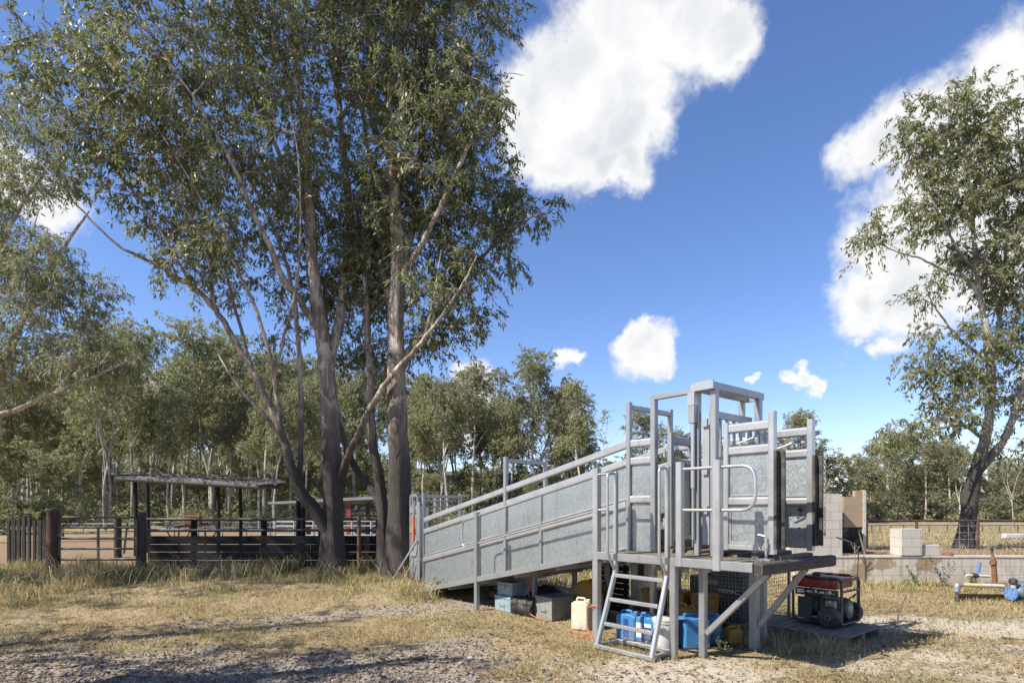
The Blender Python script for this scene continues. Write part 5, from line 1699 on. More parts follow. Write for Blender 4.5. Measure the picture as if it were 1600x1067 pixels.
cr_ = jerry('jerry_can', 0.40, 1.78, 0.27, 0.22, 0.43, M['cream'], 'cream plastic drum tied to the ramp post with orange rope', -1.35)
lb = MB().box(-0.10, 0.02, -0.106, -0.102, 0.24, 0.285)
lb.build('label_print', M['blue_dark'], cr_)
MB().box(-0.10, 0.0, -0.1055, -0.1018, 0.222, 0.238).build('label_stripe', M['yellow'], cr_)
a1_ = jerry('jerry_can', 0.42, 0.98, 0.30, 0.19, 0.36, M['blue'], 'blue jerry can with dark stripe, first from the left behind the ladder', -1.5)
MB().box(-0.02, 0.05, -0.1, -0.094, 0.04, 0.27).build('label_stripe', M['blue_dark'], a1_)
a2_ = jerry('jerry_can', 0.46, 0.70, 0.30, 0.19, 0.35, M['blue'], 'blue jerry can with white paper labels, behind the ladder next to the bucket', -1.5)
MB().box(-0.12, -0.035, -0.1, -0.094, 0.06, 0.24).box(0.0, 0.09, -0.1, -0.094, 0.05, 0.24).build('paper_label', M['label'], a2_)
MB().box(0.0, 0.09, -0.1025, -0.1002, 0.16, 0.20).build('label_stripe', M['blue_dark'], a2_)
bk = place('plastic_bucket', 0.36, 0.38, 'white lidded plastic bucket between the ladder and the blue can', 'bucket')
MB().lathe([(0.12, 0), (0.125, 0.01), (0.14, 0.30), (0.15, 0.305), (0.15, 0.33), (0.14, 0.335)], 28).build('pail', M['white'], bk, smooth=True)
MB().lathe([(0.155, 0.335), (0.155, 0.355), (0.13, 0.362)], 28).build('lid', M['white'], bk, smooth=True)
MB().tube([(0.0 + 0.155 * math.cos(i * math.pi / 10), -0.03 - 0.10 * math.sin(i * math.pi / 10), 0.31 - 0.10 * math.sin(i * math.pi / 10)) for i in range(11)], 0.004, 5).build('handle', M['steel_dark'], bk)
jerry('jerry_can', 0.66, 0.20, 0.33, 0.26, 0.40, M['blue'], 'large blue jerry can in front, right of the white bucket', -0.55, cap_m=M['cream'])
jerry('jerry_can', 0.98, 0.20, 0.30, 0.20, 0.38, M['blue'], 'blue jerry can half hidden behind the large front one', -1.2)
jerry('jerry_can', 0.95, 0.55, 0.34, 0.22, 0.45, M['yellow'], 'dull yellow drum with looped handles behind the blue cans', -1.2, 'drum')
jerry('jerry_can', 1.20, 0.0, 0.20, 0.15, 0.21, M['yellow'], 'small bright yellow can lying in weeds by the brace', -0.4)
# yellow tubs and a maroon tub farther back
for k, (o, s, lab) in enumerate(((1.55, 1.45, 'leftmost yellow plastic tub at the back under the deck'), (1.62, 1.05, 'yellow plastic tub at the back, behind the middle rungs of the ladder'),
                                 (1.62, 0.66, 'yellow plastic tub at the back, hard against the deck legs'))):
    tb = place('plastic_tub', o, s, lab, 'tub', 0, None, 'yellow tubs at the back under the deck')
    MB().lathe([(0.15, 0.0), (0.16, 0.02), (0.19, 0.44), (0.2, 0.445), (0.2, 0.47), (0.18, 0.47), (0.17, 0.44), (0.14, 0.04)], 4).build('tub_body', M['yellow'], tb, bevel=0.02)
    MB().lathe([(0.205, 0.472), (0.205, 0.50), (0.15, 0.51)], 4).build('lid', M['yellow'], tb, bevel=0.01)
    tb.rotation_euler[2] += R(45)
mt_ = place('plastic_tub', 1.15, 1.25, 'low maroon plastic tub in the shade behind the ladder', 'tub')
MB().lathe([(0.18, 0.0), (0.22, 0.24), (0.24, 0.25), (0.24, 0.27), (0.21, 0.27), (0.17, 0.03)], 24).build('tub_body', M['maroon'], mt_, smooth=True)
MB().tube([(0.24 * math.cos(a), 0.24 * math.sin(a), 0.262) for a in [i * math.pi / 12 for i in range(25)]], 0.012, 6, cap=False).build('rim', M['maroon'], mt_)

# old compressor under the deck, with its name plate
cp = place('air_compressor', 2.25, 0.72, 'charcoal enclosed air compressor with pale name plate, behind wire mesh', 'compressor')
MB().box(-0.30, 0.30, -0.42, 0.42, 0.10, 0.70).build('housing', M['compressor'], cp, bevel=0.03)
MB().prism([(-0.24, 0.70), (0.24, 0.70), (0.20, 0.90), (-0.14, 0.90)], -0.34, 0.20).build('hood', M['compressor'], cp, bevel=0.025)
for z0 in (0.16, 0.22, 0.28):
    MB().box(-0.312, -0.303, 0.02, 0.34, z0, z0 + 0.025).build('vent_slat', M['rubber'], cp)
for y0 in (-0.30, 0.30):
    MB().lathe([(0.05, -0.04), (0.13, -0.04), (0.14, 0), (0.13, 0.04), (0.05, 0.04)], 20, (-0.2, y0, 0.13), 'y').build('wheel', M['rubber'], cp, smooth=True)
npl = MB().box(-0.312, -0.303, -0.36, -0.08, 0.47, 0.57).build('name_plate', plain('plate_black', (0.02, 0.02, 0.02), 0.5), cp)
MB().box(-0.312, -0.303, -0.05, 0.12, 0.60, 0.66).build('name_plate', M['steel_dark'], cp)


def lettering(txt, size, parent, loc, rot, mt, name='lettering'):
    cu = bpy.data.curves.new(name, 'FONT')
    cu.body = txt
    cu.size = size
    cu.extrude = 0.0015
    cu.align_x = 'CENTER'
    cu.align_y = 'CENTER'
    tmp = bpy.data.objects.new(name, cu)
    COL.objects.link(tmp)
    bpy.context.view_layer.update()
    me = bpy.data.meshes.new_from_object(tmp.evaluated_get(bpy.context.evaluated_depsgraph_get()))
    bpy.data.objects.remove(tmp)
    o = bpy.data.objects.new(name, me)
    me.materials.clear()
    me.materials.append(mt)
    COL.objects.link(o)
    o.parent = parent
    o.location = loc
    o.rotation_euler = rot
    return o
lettering('AIRMAC', 0.085, npl, (-0.3135, -0.22, 0.52), (R(90), 0, R(-90)), M['label'])

# wire mesh panels of an old crate standing beside it
def wire_panel(name, a, b_, z0, z1, step, label, r_=0.0028, cat='mesh panel'):
    a, b_ = Vector(a), Vector(b_)
    L = (b_ - a).length
    d = (b_ - a).normalized()
    mid = (a + b_) / 2
    root = empty(name, (mid.x, mid.y, z0), math.atan2(d.y, d.x), label, cat)
    mb = MB()
    n = int(L / step)
    for i in range(1, n):
        x = -L / 2 + L * i / n
        mb.tube([(x, 0, 0.01), (x, 0, z1 - z0 - 0.01)], r_, 4)
    m2 = int((z1 - z0) / step)
    for i in range(1, m2):
        zz = (z1 - z0) * i / m2
        mb.tube([(-L / 2, 0.004, zz), (L / 2, 0.004, zz)], r_, 4)
    mb.build('wire_mesh', M['steel_dark'], root)
    f_ = MB()
    for p, q in (((-L / 2, 0, 0), (-L / 2, 0, z1 - z0)), ((L / 2, 0, 0), (L / 2, 0, z1 - z0)), ((-L / 2, 0, 0), (L / 2, 0, 0)), ((-L / 2, 0, z1 - z0), (L / 2, 0, z1 - z0))):
        f_.bar(p, q, 0.03, 0.03)
    f_.build('mesh_frame', M['steel_dark'], root)
    return root
wa, wb = RW(1.85, 1.35), RW(1.93, 0.12)
wire_panel('mesh_panel', (wa.x, wa.y, 0), (wb.x, wb.y, 0), 0.10, 1.0, 0.05, 'rusty wire mesh panel in front of the compressor under the deck')
wa, wb = RW(2.0, 0.14), RW(2.93, 0.14)
wire_panel('mesh_panel', (wa.x, wa.y, 0), (wb.x, wb.y, 0), 0.08, 1.0, 0.05, 'wire mesh panel against sunlit grass beside the generator')
# dark tarpaulin heap and a slatted board leaning in the shade
tr_ = place('tarpaulin_heap', 1.15, 3.3, 'black tarpaulin heap behind the tool boxes', 'tarpaulin')
mb = MB()
rr = random.Random(2)
n = 20
hv = []
for j in range(7):
    q = j / 6
    for i in range(n):
        a = i / n * 6.283
        r_ = (1 - q * 0.92) ** 0.7
        hv.append((0.42 * r_ * math.cos(a) * (1 + 0.15 * rr.random()), 0.55 * r_ * math.sin(a) * (1 + 0.15 * rr.random()), 0.34 * q ** 0.8 + 0.02 * rr.random()))
hf = [(j * n + i, j * n + (i + 1) % n, (j + 1) * n + (i + 1) % n, (j + 1) * n + i) for j in range(6) for i in range(n)] + [tuple(range(6 * n, 7 * n))]
mb.add(hv, hf).build('heap', M['tarp'], tr_, smooth=True)
MB().tube([(-0.3, -0.42, 0.1), (0.0, -0.2, 0.26), (0.1, 0.2, 0.3), (0.0, 0.5, 0.1)], 0.006, 5).build('tie_rope', M['steel_dark'], tr_)
bd = place('slatted_screen', 1.62, 2.35, 'dark slatted timber screen standing at the back under the ramp', 'screen')
for k in range(8):
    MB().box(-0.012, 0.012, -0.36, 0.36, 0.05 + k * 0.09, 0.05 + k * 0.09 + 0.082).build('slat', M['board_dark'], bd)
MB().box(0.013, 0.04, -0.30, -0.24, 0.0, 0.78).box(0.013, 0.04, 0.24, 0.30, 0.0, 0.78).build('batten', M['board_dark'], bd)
wp = place('metal_door', 1.62, 1.72, 'pale grey metal door leaf with a black handle, stored at the back under the deck', 'door leaf')
MB().box(-0.015, 0.015, -0.22, 0.22, 0.0, 0.92).build('leaf', M['sheet_smooth'], wp, bevel=0.004)
MB().box(-0.05, -0.016, -0.02, 0.06, 0.62, 0.82).build('handle', M['rubber'], wp, bevel=0.006)
wt = place('fluted_block', 0.75, 4.35, 'rusty iron fitting lying in the grass under the ramp', 'iron fitting', 0.4)
MB().tube([(0, -0.2, 0.09), (0, 0.12, 0.09)], 0.08, 14).build('pipe_body', M['rust'], wt, smooth=True)
MB().lathe([(0.08, 0.12), (0.12, 0.12), (0.12, 0.15), (0.08, 0.15)], 14, (0, 0, 0.09), 'y').build('flange', M['rust'], wt, smooth=True)

# orange rope and lead
def hang(name, pts, r_, mt, label, cat):
    mb = MB().tube(catmull([tuple(p) for p in pts], 6), r_, 6)
    return tag(mb.build(name, mt, None, smooth=True), label, cat)
def W3(o, s, z): return RW(o, s, z)
hang('orange_lead', [W3(0.60, 3.12, 0.60), W3(0.53, 3.07, 0.62), W3(0.52, 3.02, 0.52), W3(0.50, 3.06, 0.40), W3(0.44, 2.95, 0.24), W3(0.34, 2.86, 0.12), W3(0.30, 2.70, 0.06), W3(0.36, 2.45, 0.02)], 0.008, M['orange'],
     'orange lead hanging from a ramp leg above the tool boxes', 'lead')
rp = [W3(-0.03, 1.115, 0.43), W3(-0.045, 1.22, 0.44), W3(0.02, 1.235, 0.44), W3(0.08, 1.15, 0.45), W3(0.0, 1.11, 0.45), W3(-0.05, 1.20, 0.43), W3(-0.06, 1.26, 0.40), W3(-0.06, 1.27, 0.25), W3(-0.05, 1.22, 0.10), W3(-0.10, 1.08, 0.03),
      W3(-0.02, 0.98, 0.02), W3(0.1, 1.05, 0.02), W3(0.0, 1.3, 0.02), W3(-0.1, 1.5, 0.02), W3(0.05, 1.62, 0.02), W3(0.12, 1.4, 0.02)]
rp = [p + Vector((0.012 * math.sin(i * 2.1), 0.012 * math.cos(i * 1.7), 0)) for i, p in enumerate(rp)]
hang('orange_rope', rp, 0.006, M['orange'], 'thin orange rope knotted round the ramp post beside the cream drum', 'rope')

# ------------------------------------------------------------------ pallet with the generator
pz = gz(*RW(2.7, -0.35)[:2])
pl = place('timber_pallet', 2.62, -0.40, 'grey weathered timber pallet carrying the red generator', 'pallet', 0.0, pz)
for x in (-0.50, 0.0, 0.50):
    MB().box(x - 0.025, x + 0.025, -0.56, 0.56, 0.0, 0.085).build('bearer', M['pallet'], pl)
rr = random.Random(3)
for k in range(8):
    y0 = -0.57 + k * 0.145
    e = 0.03 * rr.random()
    MB().box(-0.55 - e, 0.56 - e, y0, y0 + 0.115, 0.088, 0.108 + 0.004 * (k % 2)).build('deck_board', M['pallet'], pl)
gn = place('generator', 2.80, -0.42, 'red-topped portable generator in a black tube frame on two wheels', 'generator', 0.0, pz + 0.112)
GL, GW, GH = 0.31, 0.27, 0.64      # half length (s), half width (o), height
DP = M['darkpaint']
for x in (-GW, GW):
    MB().tube(rbend([(x, -GL, 0.05), (x, -GL, GH), (x, GL, GH), (x, GL, 0.05), (x, -GL + 0.02, 0.05)], 0.08, 6), 0.017, 10).build('tube_frame', DP, gn, smooth=True)
for y0, z0 in ((-GL, GH - 0.03), (GL, GH - 0.03), (-GL, 0.05), (GL, 0.05), (-GL, GH - 0.17)):
    MB().tube([(-GW, y0, z0), (GW, y0, z0)], 0.015, 8).build('cross_tube', DP, gn, smooth=True)
tk = MB().box(-GW + 0.0, GW - 0.02, -GL + 0.06, GL - 0.03, GH - 0.15, GH - 0.01).build('fuel_tank', M['red'], gn, bevel=0.03, seg=3)
MB().lathe([(0.05, 0), (0.05, 0.03), (0.04, 0.04)], 20, (0.0, 0.12, GH - 0.012)).build('fuel_cap', M['rubber'], tk, smooth=True)
MB().box(-GW + 0.01, -GW + 0.04, -GL + 0.05, GL - 0.02, GH - 0.25, GH - 0.155).build('control_panel', DP, gn, bevel=0.006)
for k in range(9):
    y0 = GL - 0.17 - k * 0.046
    MB().box(-GW + 0.0, -GW + 0.009, y0, y0 + 0.022 + 0.012 * (k % 3), GH - 0.215 + 0.006 * (k % 2), GH - 0.195 + 0.008 * (k % 4)).build('switch', M['label'] if k % 2 else M['alloy'], gn)
MB().box(-GW - 0.0, -GW + 0.009, GL - 0.14, GL - 0.05, GH - 0.225, GH - 0.175).build('paper_label', M['label'], gn)
en = MB().box(-0.16, 0.16, -0.23, 0.03, 0.10, 0.36).build('engine', DP, gn, bevel=0.03)
MB().lathe([(0.03, -0.30), (0.12, -0.30), (0.14, -0.275), (0.14, -0.235), (0.1, -0.225)], 24, (0.02, 0, 0.22), 'y').build('recoil_cover', DP, en, smooth=True)
MB().lathe([(0.01, -0.312), (0.06, -0.31), (0.07, -0.302)], 20, (0.02, 0, 0.22), 'y').build('recoil_hub', M['steel_dark'], en, smooth=True)
MB().box(-0.23, -0.172, -0.22, -0.08, 0.22, 0.34).build('carburettor', M['alloy'], en, bevel=0.015)
MB().tube(rbend([(0.1, -0.30, 0.36), (0.08, -0.36, 0.44), (0.0, -0.33, 0.40), (-0.05, -0.30, 0.34)], 0.04, 4), 0.008, 6).build('fuel_hose', M['rubber'], en, smooth=True)
alt = MB().lathe([(0.05, 0.035), (0.14, 0.04), (0.15, 0.06), (0.15, 0.24), (0.12, 0.27), (0.03, 0.275)], 28, (0.0, 0, 0.23), 'y').build('alternator', M['compressor'], gn, smooth=True)
MB().box(-GW + 0.02, -GW + 0.05, 0.08, GL - 0.05, 0.08, 0.36).build('battery_guard', M['compressor'], gn, bevel=0.006)
MB().box(-GW + 0.03, GW - 0.03, -GL + 0.03, GL - 0.03, 0.04, 0.065).build('base_plate', DP, gn)
for x in (-GW - 0.075, GW + 0.075):
    wl = MB().lathe([(0.08, -0.045), (0.12, -0.048), (0.138, -0.03), (0.142, 0), (0.138, 0.03), (0.12, 0.048), (0.08, 0.045)], 32, (x, -GL + 0.12, 0.142), 'x').build('wheel', M['rubber'], gn, smooth=True)
    MB().lathe([(0.02, -0.03), (0.03, -0.046), (0.079, -0.038), (0.079, 0.038), (0.03, 0.046), (0.02, 0.03)], 20, (x, -GL + 0.12, 0.142), 'x').build('rim', M['steel_dark'], wl, smooth=True)
sk = gz(*RW(3.4, -1.0)[:2])
stk = MB().tube([RW(3.35, -0.92, sk + 0.04), RW(3.6, -1.0, sk + 0.05), RW(3.85, -0.95, sk + 0.22), RW(4.3, -0.9, sk + 0.42)], 0.008, 6).build('dry_stick', M['timber'], None, smooth=True)
tag(stk, 'thin dry stick lying against the ground right of the pallet', 'stick')
gs = at(1340, 880, 9.2)
MBs = MB().tube(catmull([(gs.x, gs.y, gz(gs.x, gs.y)), (gs.x - .01, gs.y, .5), (gs.x + .01, gs.y, .9), (gs.x - .03, gs.y, 1.1), (gs.x - .3, gs.y + .05, 1.22)], 4), 0.011, 6).build('wire_stake', M['rubber'], None, smooth=True)
tag(MBs, 'thin black stake standing behind the generator before the block wall', 'stake')

# ------------------------------------------------------------------ retaining wall, block walls, blocks on it
WX0 = 6.25
wtop = 0.63
rwl = empty('retaining_wall', (WX0, WALL_Y, 0), 0, 'long low stained concrete block retaining wall on the right', 'wall')
wvl = [(0, 0), (12.5, 0)]
MB().box(0.0, 12.5, 0.0, 0.19, -0.1, wtop - 0.055).build('block_face', M['wall'], rwl)
MB().box(-0.01, 12.51, -0.012, 0.20, wtop - 0.054, wtop).build('capping', M['block'], rwl, bevel=0.008)


def X14(px, Y=13.1): return (px - 800) / 925 * Y
bw = empty('block_wall', (X14(1285), WALL_Y + 0.02, wtop), 0, 'tall pale concrete block wall end, stepped up on the retaining wall', 'wall')
hw = 2.0 - wtop
MB().box(-0.72, X14(1317) - X14(1285), 0.0, 0.19, 0.003, hw).build('front_wall', M['block'], bw, bevel=0.004)
MB().box(X14(1317) - X14(1285) - 0.19, X14(1317) - X14(1285), 0.191, 1.6, 0.003, hw - 0.02).build('return_wall', M['block'], bw)
pn = empty('rendered_panel', (X14(1333, 13.72), WALL_Y + 0.62, wtop), 0, 'brown rendered panel with a black opening below, beside the tall block wall', 'wall panel')
xw = 0.30
MB().box(-0.22, 0.22, 0.0, 0.12, 0.62, hw - 0.05).build('render_face', M['render'], pn)
MB().box(-0.22, 0.22, 0.03, 0.10, 0.003, 0.615).build('opening_shade_panel', M['void'], pn)  # solid black panel stands in for the shade in the opening
MB().box(0.223, 0.29, -0.02, 0.13, 0.003, hw + 0.10).build('side_slab', M['block'], pn)
MB().box(0.05, 0.22, 0.0, 0.12, hw - 0.048, hw + 0.09).build('top_block', M['render'], pn)
lbd = MB().bar((X14(1362), WALL_Y + 0.25, wtop), (X14(1352), WALL_Y + 0.28, wtop + 0.55), 0.06, 0.02).build('leaning_board', M['pallet'])
tag(lbd, 'thin weathered board leaning on the end of the rendered panel', 'board')
tw = at(1335, 862, WALL_Y - 0.15)
for k in range(1):
    mbt = MB().tube([(tw.x, tw.y, 0.35), (tw.x + .01, tw.y, 0.75), (tw.x + .02, tw.y + .02, 0.92)], 0.010, 5).tube([(tw.x + .01, tw.y, 0.75), (tw.x - .09, tw.y, .95)], .007, 5).tube([(tw.x + .01, tw.y, 0.7), (tw.x + .12, tw.y, .86)], .007, 5).tube([(tw.x + .01, tw.y, 0.66), (tw.x + .16, tw.y, .72)], .006, 5)
    tag(mbt.build('dead_sapling', M['pallet'], None), 'bare forked dead sapling before the black opening', 'dead sapling')


def block_stack(px0, px1, y_top, y0d, label, nm='concrete_block', rows=1):
    a, b_ = X14(px0), X14(px1)
    z1 = 1.65 - (y_top - 796) / 925 * WALL_Y
    r_ = MB().box(-(b_ - a) / 2, (b_ - a) / 2, 0, 0.40 if rows > 1 else 0.2, 0.004, z1 - wtop).build(nm, M['block'], None, bevel=0.01)
    r_.location = ((a + b_) / 2, WALL_Y - 0.03 + y0d, wtop)
    return tag(r_, label, 'concrete blocks')
block_stack(1407, 1440, 826, 0.0, 'square pier of three pale concrete blocks standing on the wall', 'block_pier', 3)
block_stack(1443, 1470, 851, 0.05, 'single low concrete block on the wall beside the taller pier')
bb = MB().bar((X14(1352), WALL_Y + 0.5, wtop + 0.03), (X14(1405), WALL_Y + 0.5, wtop + 0.03), 0.1, 0.05, 0.006).build('timber_sill', M['ply'])
tag(bb, 'brown timber length lying on the wall top left of the block pier', 'timber')
rk = MB().lathe([(0.02, 0), (0.10, 0.01), (0.09, 0.05), (0.03, 0.075)], 9).build('stone', M['rust'], None, smooth=True)
rk.location = (X14(1486), WALL_Y + 0.08, wtop + 0.002)
tag(rk, 'reddish stone sitting on the wall top', 'stone')

# ------------------------------------------------------------------ pipe fences across the field
def pipe_fence(name, Y, x0, x1, top, posts, label, r_=0.03, wires=3, prongs=0.0, mt=None, dz=0.0):
    mt = mt or M['rust_dark']
    z0 = gz((x0 + x1) / 2, Y)
    root = empty(name, ((x0 + x1) / 2, Y, z0), 0, label, 'fence')
    L = (x1 - x0) / 2
    MB().tube([(-L, 0, top - z0), (L, 0, top - z0)], r_, 8).build('top_rail', mt, root, smooth=True)
    for x in posts:
        xx = x - (x0 + x1) / 2
        MB().tube([(xx, 0.0, -0.1), (xx, 0.0, top - z0)], r_ * 1.35, 8).build('post', mt, root, smooth=True)
    mb = MB()
    for k in range(wires):
        zz = (top - z0) * (k + 0.6) / (wires + 0.4)
        mb.tube([(-L, 0.0, zz), (L, 0.0, zz)], 0.006, 4)
    if prongs:
        n = int(2 * L / prongs)
        for k in range(n):
            x = -L + prongs * k
            mb.tube([(x, 0.004, 0.0), (x, 0.004, (top - z0) * 0.9)], 0.005, 4)
    mb.build('wire_mesh', M['steel_dark'], root)
    return root
Yf = 17.0
pipe_fence('pipe_fence', Yf, X14(1350, Yf), X14(1760, Yf), 1.65 - 17 / 925 * Yf, [X14(p, Yf) for p in (1354, 1432, 1528, 1640, 1730)], 'rusty pipe-topped mesh fence just behind the block wall', 0.028, 4, 0.25)
Yf2 = 34.0
pipe_fence('pipe_fence', Yf2, X14(1345, Yf2), X14(1700, Yf2), 1.65 - 24 / 925 * Yf2, [X14(p, Yf2) for p in (1362, 1375, 1392, 1412, 1432, 1452, 1480, 1505, 1535, 1562, 1590, 1620)], 'low steel picket fence farther out in the dry field', 0.02, 2)
tp_ = at(1590, 838, 26)
tg = MB().box(-0.62, 0.62, -0.12, 0.12, 0.0, 0.20).build('white_trough', M['white'], None, bevel=0.03)
tg.location = (tp_.x, tp_.y, gz(tp_.x, tp_.y) + 0.03)
tag(tg, 'long white trough lying in the dry field at right', 'trough')
lg = MB().tube([(0, 0, 0.08), (1.3, 0.1, 0.07), (2.6, -0.05, 0.09)], [0.05, 0.045, 0.03], 8).build('fallen_branch', M['timber'], None, smooth=True)
lg.location = (X14(1520, 18.6), 17.6, gz(X14(1520, 18.6), 17.6))
tag(lg, 'fallen dark branch lying by the scorched gum', 'branch')

# ------------------------------------------------------------------ standpipe and pump pipework at the foot of the wall
sp_ = on = Vector((X14(1553, 12.6), 12.6, 0))
st = empty('standpipe', (sp_.x, sp_.y, gz(sp_.x, sp_.y)), 0, 'rusty upright standpipe with thick collar and brass tap before the wall', 'standpipe')
MB().tube([(0.03, 0, 0), (0.0, 0, 0.42), (-0.02, 0, 0.62)], [0.055, 0.048, 0.045], 12).build('pipe', M['rust'], st, smooth=True)
MB().tube([(-0.015, 0, 0.48), (-0.018, 0, 0.56)], 0.068, 12).build('collar', M['rust'], st, smooth=True)
MB().tube([(-0.02, 0, 0.62), (-0.03, 0, 0.71)], [0.033, 0.022], 10).build('reducer', M['rust'], st, smooth=True)
MB().tube([(-0.035, 0, 0.71), (-0.04, 0, 0.80)], 0.018, 8).tube([(-0.065, 0, 0.80), (-0.01, 0, 0.80)], 0.018, 8).build('tap', M['darkpaint'], st, smooth=True)
pp0 = at(1494, 945, 10.6)
zz = gz(pp0.x, pp0.y)
pk = empty('pump_pipework', (X14(1540, 10.6), 10.6, zz), 0, 'faded yellow pump pipe with grey elbow, raised off the ground by the wall', 'pipework')
bx = X14(1540, 10.6)
def LX(px): return X14(px, 10.6) - bx
MB().tube([(LX(1500), 0, 0.30), (LX(1538), 0.02, 0.285)], 0.033, 14).build('yellow_pipe', M['pipe_yellow'], pk, smooth=True)
MB().tube([(LX(1538), 0.02, 0.285), (LX(1570), 0.03, 0.27)], 0.035, 14).build('white_pipe', M['white'], pk, smooth=True)
MB().tube(rbend([(LX(1502), 0, 0.30), (LX(1494), -0.02, 0.31), (LX(1493), -0.02, 0.18)], 0.06, 5), 0.046, 14).build('elbow', M['sheet_smooth'], pk, smooth=True)
MB().tube([(LX(1494), -0.02, 0.0), (LX(1494), -0.02, 0.17)], 0.034, 12).build('riser', M['darkpaint'], pk, smooth=True)
MB().tube([(LX(1500), 0.1, 0.10), (LX(1575), 0.1, 0.09)], 0.028, 10).tube([(LX(1500), 0.14, 0.03), (LX(1600), 0.14, 0.03)], 0.035, 10).build('rust_pipe', M['rust'], pk, smooth=True)
MB().tube([(LX(1540), 0.45, 0.42), (LX(1578), 0.45, 0.40)], 0.026, 12).build('upper_pipe', M['white'], pk, smooth=True)
MB().tube([(LX(1549), 0.45, 0.418), (LX(1558), 0.45, 0.412)], 0.042, 12).build('coupling', M['darkpaint'], pk, smooth=True)
MB().tube([(LX(1566), 0.55, 0.46), (LX(1568), 0.55, 0.66)], [0.03, 0.035], 8).build('blue_tap', M['paint_blue'], pk, smooth=True)
pu = empty('water_pump', (X14(1588, 10.4), 10.4, gz(X14(1588, 10.4), 10.4)), 0.25, 'blue cast iron water pump with bolted flange at the right edge', 'pump')
MB().lathe([(0.05, -0.05), (0.14, -0.05), (0.145, -0.02), (0.145, 0.0), (0.06, 0.0)], 24, (-0.12, 0, 0.22), 'x').build('flange', M['paint_blue'], pu, smooth=True)
for k in range(6):
    a = k * math.pi / 3
    MB().tube([(-0.18, 0.11 * math.cos(a), 0.22 + 0.11 * math.sin(a)), (-0.10, 0.11 * math.cos(a), 0.22 + 0.11 * math.sin(a))], 0.014, 6).build('bolt', M['rust'], pu)
MB().lathe([(0.06, -0.12), (0.13, -0.08), (0.17, 0.0), (0.16, 0.10), (0.08, 0.15)], 24, (0.08, 0, 0.24), 'x').build('casing', M['paint_dull'], pu, smooth=True)
MB().tube([(-0.08, 0, 0.30), (-0.09, 0, 0.42)], 0.05, 12).build('neck', M['white'], pu, smooth=True)
MB().lathe([(0.03, 0.42), (0.075, 0.43), (0.085, 0.48), (0.07, 0.54), (0.02, 0.56)], 18, (-0.09, 0, 0)).build('knob', M['darkpaint'], pu, smooth=True)
MB().box(0.10, 0.45, -0.14, 0.14, 0.16, 0.46).build('motor', M['paint_dull'], pu, bevel=0.05, seg=3)
MB().box(0.18, 0.40, -0.10, 0.10, 0.462, 0.60).build('terminal_box', M['sheet_smooth'], pu, bevel=0.02)
MB().box(-0.05, 0.48, -0.12, 0.12, 0.0, 0.10).build('bed_plate', M['darkpaint'], pu)
pu.scale = (0.8, 0.8, 0.8)


# leafy plants and small weeds
def weed(px, Y, h, n, label, seed, leafm=M['leaf_bush'], leaf=0.05):
    r_ = np.random.default_rng(seed)
    X = (px - 800) / 925 * Y
    root = empty('weed_plant', (X, Y, gz(X, Y)), 0, label, 'weed')
    st_, P, D_ = [], [], []
    for k in range(n):
        a = r_.random() * 6.28
        ln = h * (0.5 + 0.6 * r_.random())
        e = np.array([math.cos(a) * ln * 0.5, math.sin(a) * ln * 0.4, ln])
        t3 = np.linspace(0, 1, 5)[:, None]
        C = np.array([0.03 * math.cos(a), 0.03 * math.sin(a), 0]) + e * t3 ** np.array([[1.5, 1.5, 1.0]])
        st_.append((C, np.linspace(0.005, 0.002, 5)))
        f = 0.2 + 0.8 * r_.random((14, 1))
        P.append(e * f ** np.array([[1.5, 1.5, 1.0]]))
        D_.append(r_.normal(0, 1, (14, 3)) + np.array([0, 0, 0.1]))
    P, D_ = np.concatenate(P), np.concatenate(D_)
    V, F = tubes_np(st_, 4)
    np_mesh('stems', V, F, M['bark_pale'], root)
    L = leaf * (0.6 + 0.8 * r_.random(len(P)))
    LV = leaf_quads(P, D_, L, L * 0.45, r_)
    np_mesh('leaves', LV, np.arange(len(LV)).reshape(-1, 4), leafm, root)
weed(1475, 12.75, 0.62, 9, 'leafy weed climbing the stained wall below the low block', 1)
weed(1432, 12.7, 0.5, 8, 'grey-green weed against the wall under the block pier', 2)
weed(1520, 12.4, 0.4, 9, 'weed behind the yellow pipe at the wall foot', 3)
weed(1128, 7.05, 0.17, 10, 'low dark green weed under the deck by the small yellow can', 4, leaf=0.035)
weed(690, 10.8, 0.3, 12, 'bushy green weed at the low end of the catwalk', 5)
weed(1095, 6.75, 0.12, 7, 'little weed at the foot of the deck leg', 6, leaf=0.03)
weed(757, 10.3, 0.26, 7, 'sprawling weed by the catwalk leg under the ramp', 7)

# ------------------------------------------------------------------ left: old stockyards
def pol(name, px, Y, ytop, r_, mt, label, lean=0.0, cat='post'):
    X = (px - 800) / 925 * Y
    z = gz(X, Y)
    zt = 1.65 - (ytop - 796) / 925 * Y - z
    o = MB().tube([(0, 0, -0.1), (lean * 0.5, 0, zt * 0.5), (lean, 0, zt)], [r_ * 1.05, r_, r_ * 0.95], 14).build(name, mt, None, smooth=True)
    o.location = (X, Y, z)
    return tag(o, label, cat)
YG = 13.0
pol('corner_post', 83, YG, 797, 0.125, wood('rust_stained_post', (0.13, 0.07, 0.045), (0.05, 0.035, 0.03), (9, 9, 1)), 'stout rust-brown gate post at the end of the paling fence')
pol('gate_post', 222, YG + 0.1, 800, 0.085, M['timber_up'], 'grey timber gate post between the gate and the board fence')

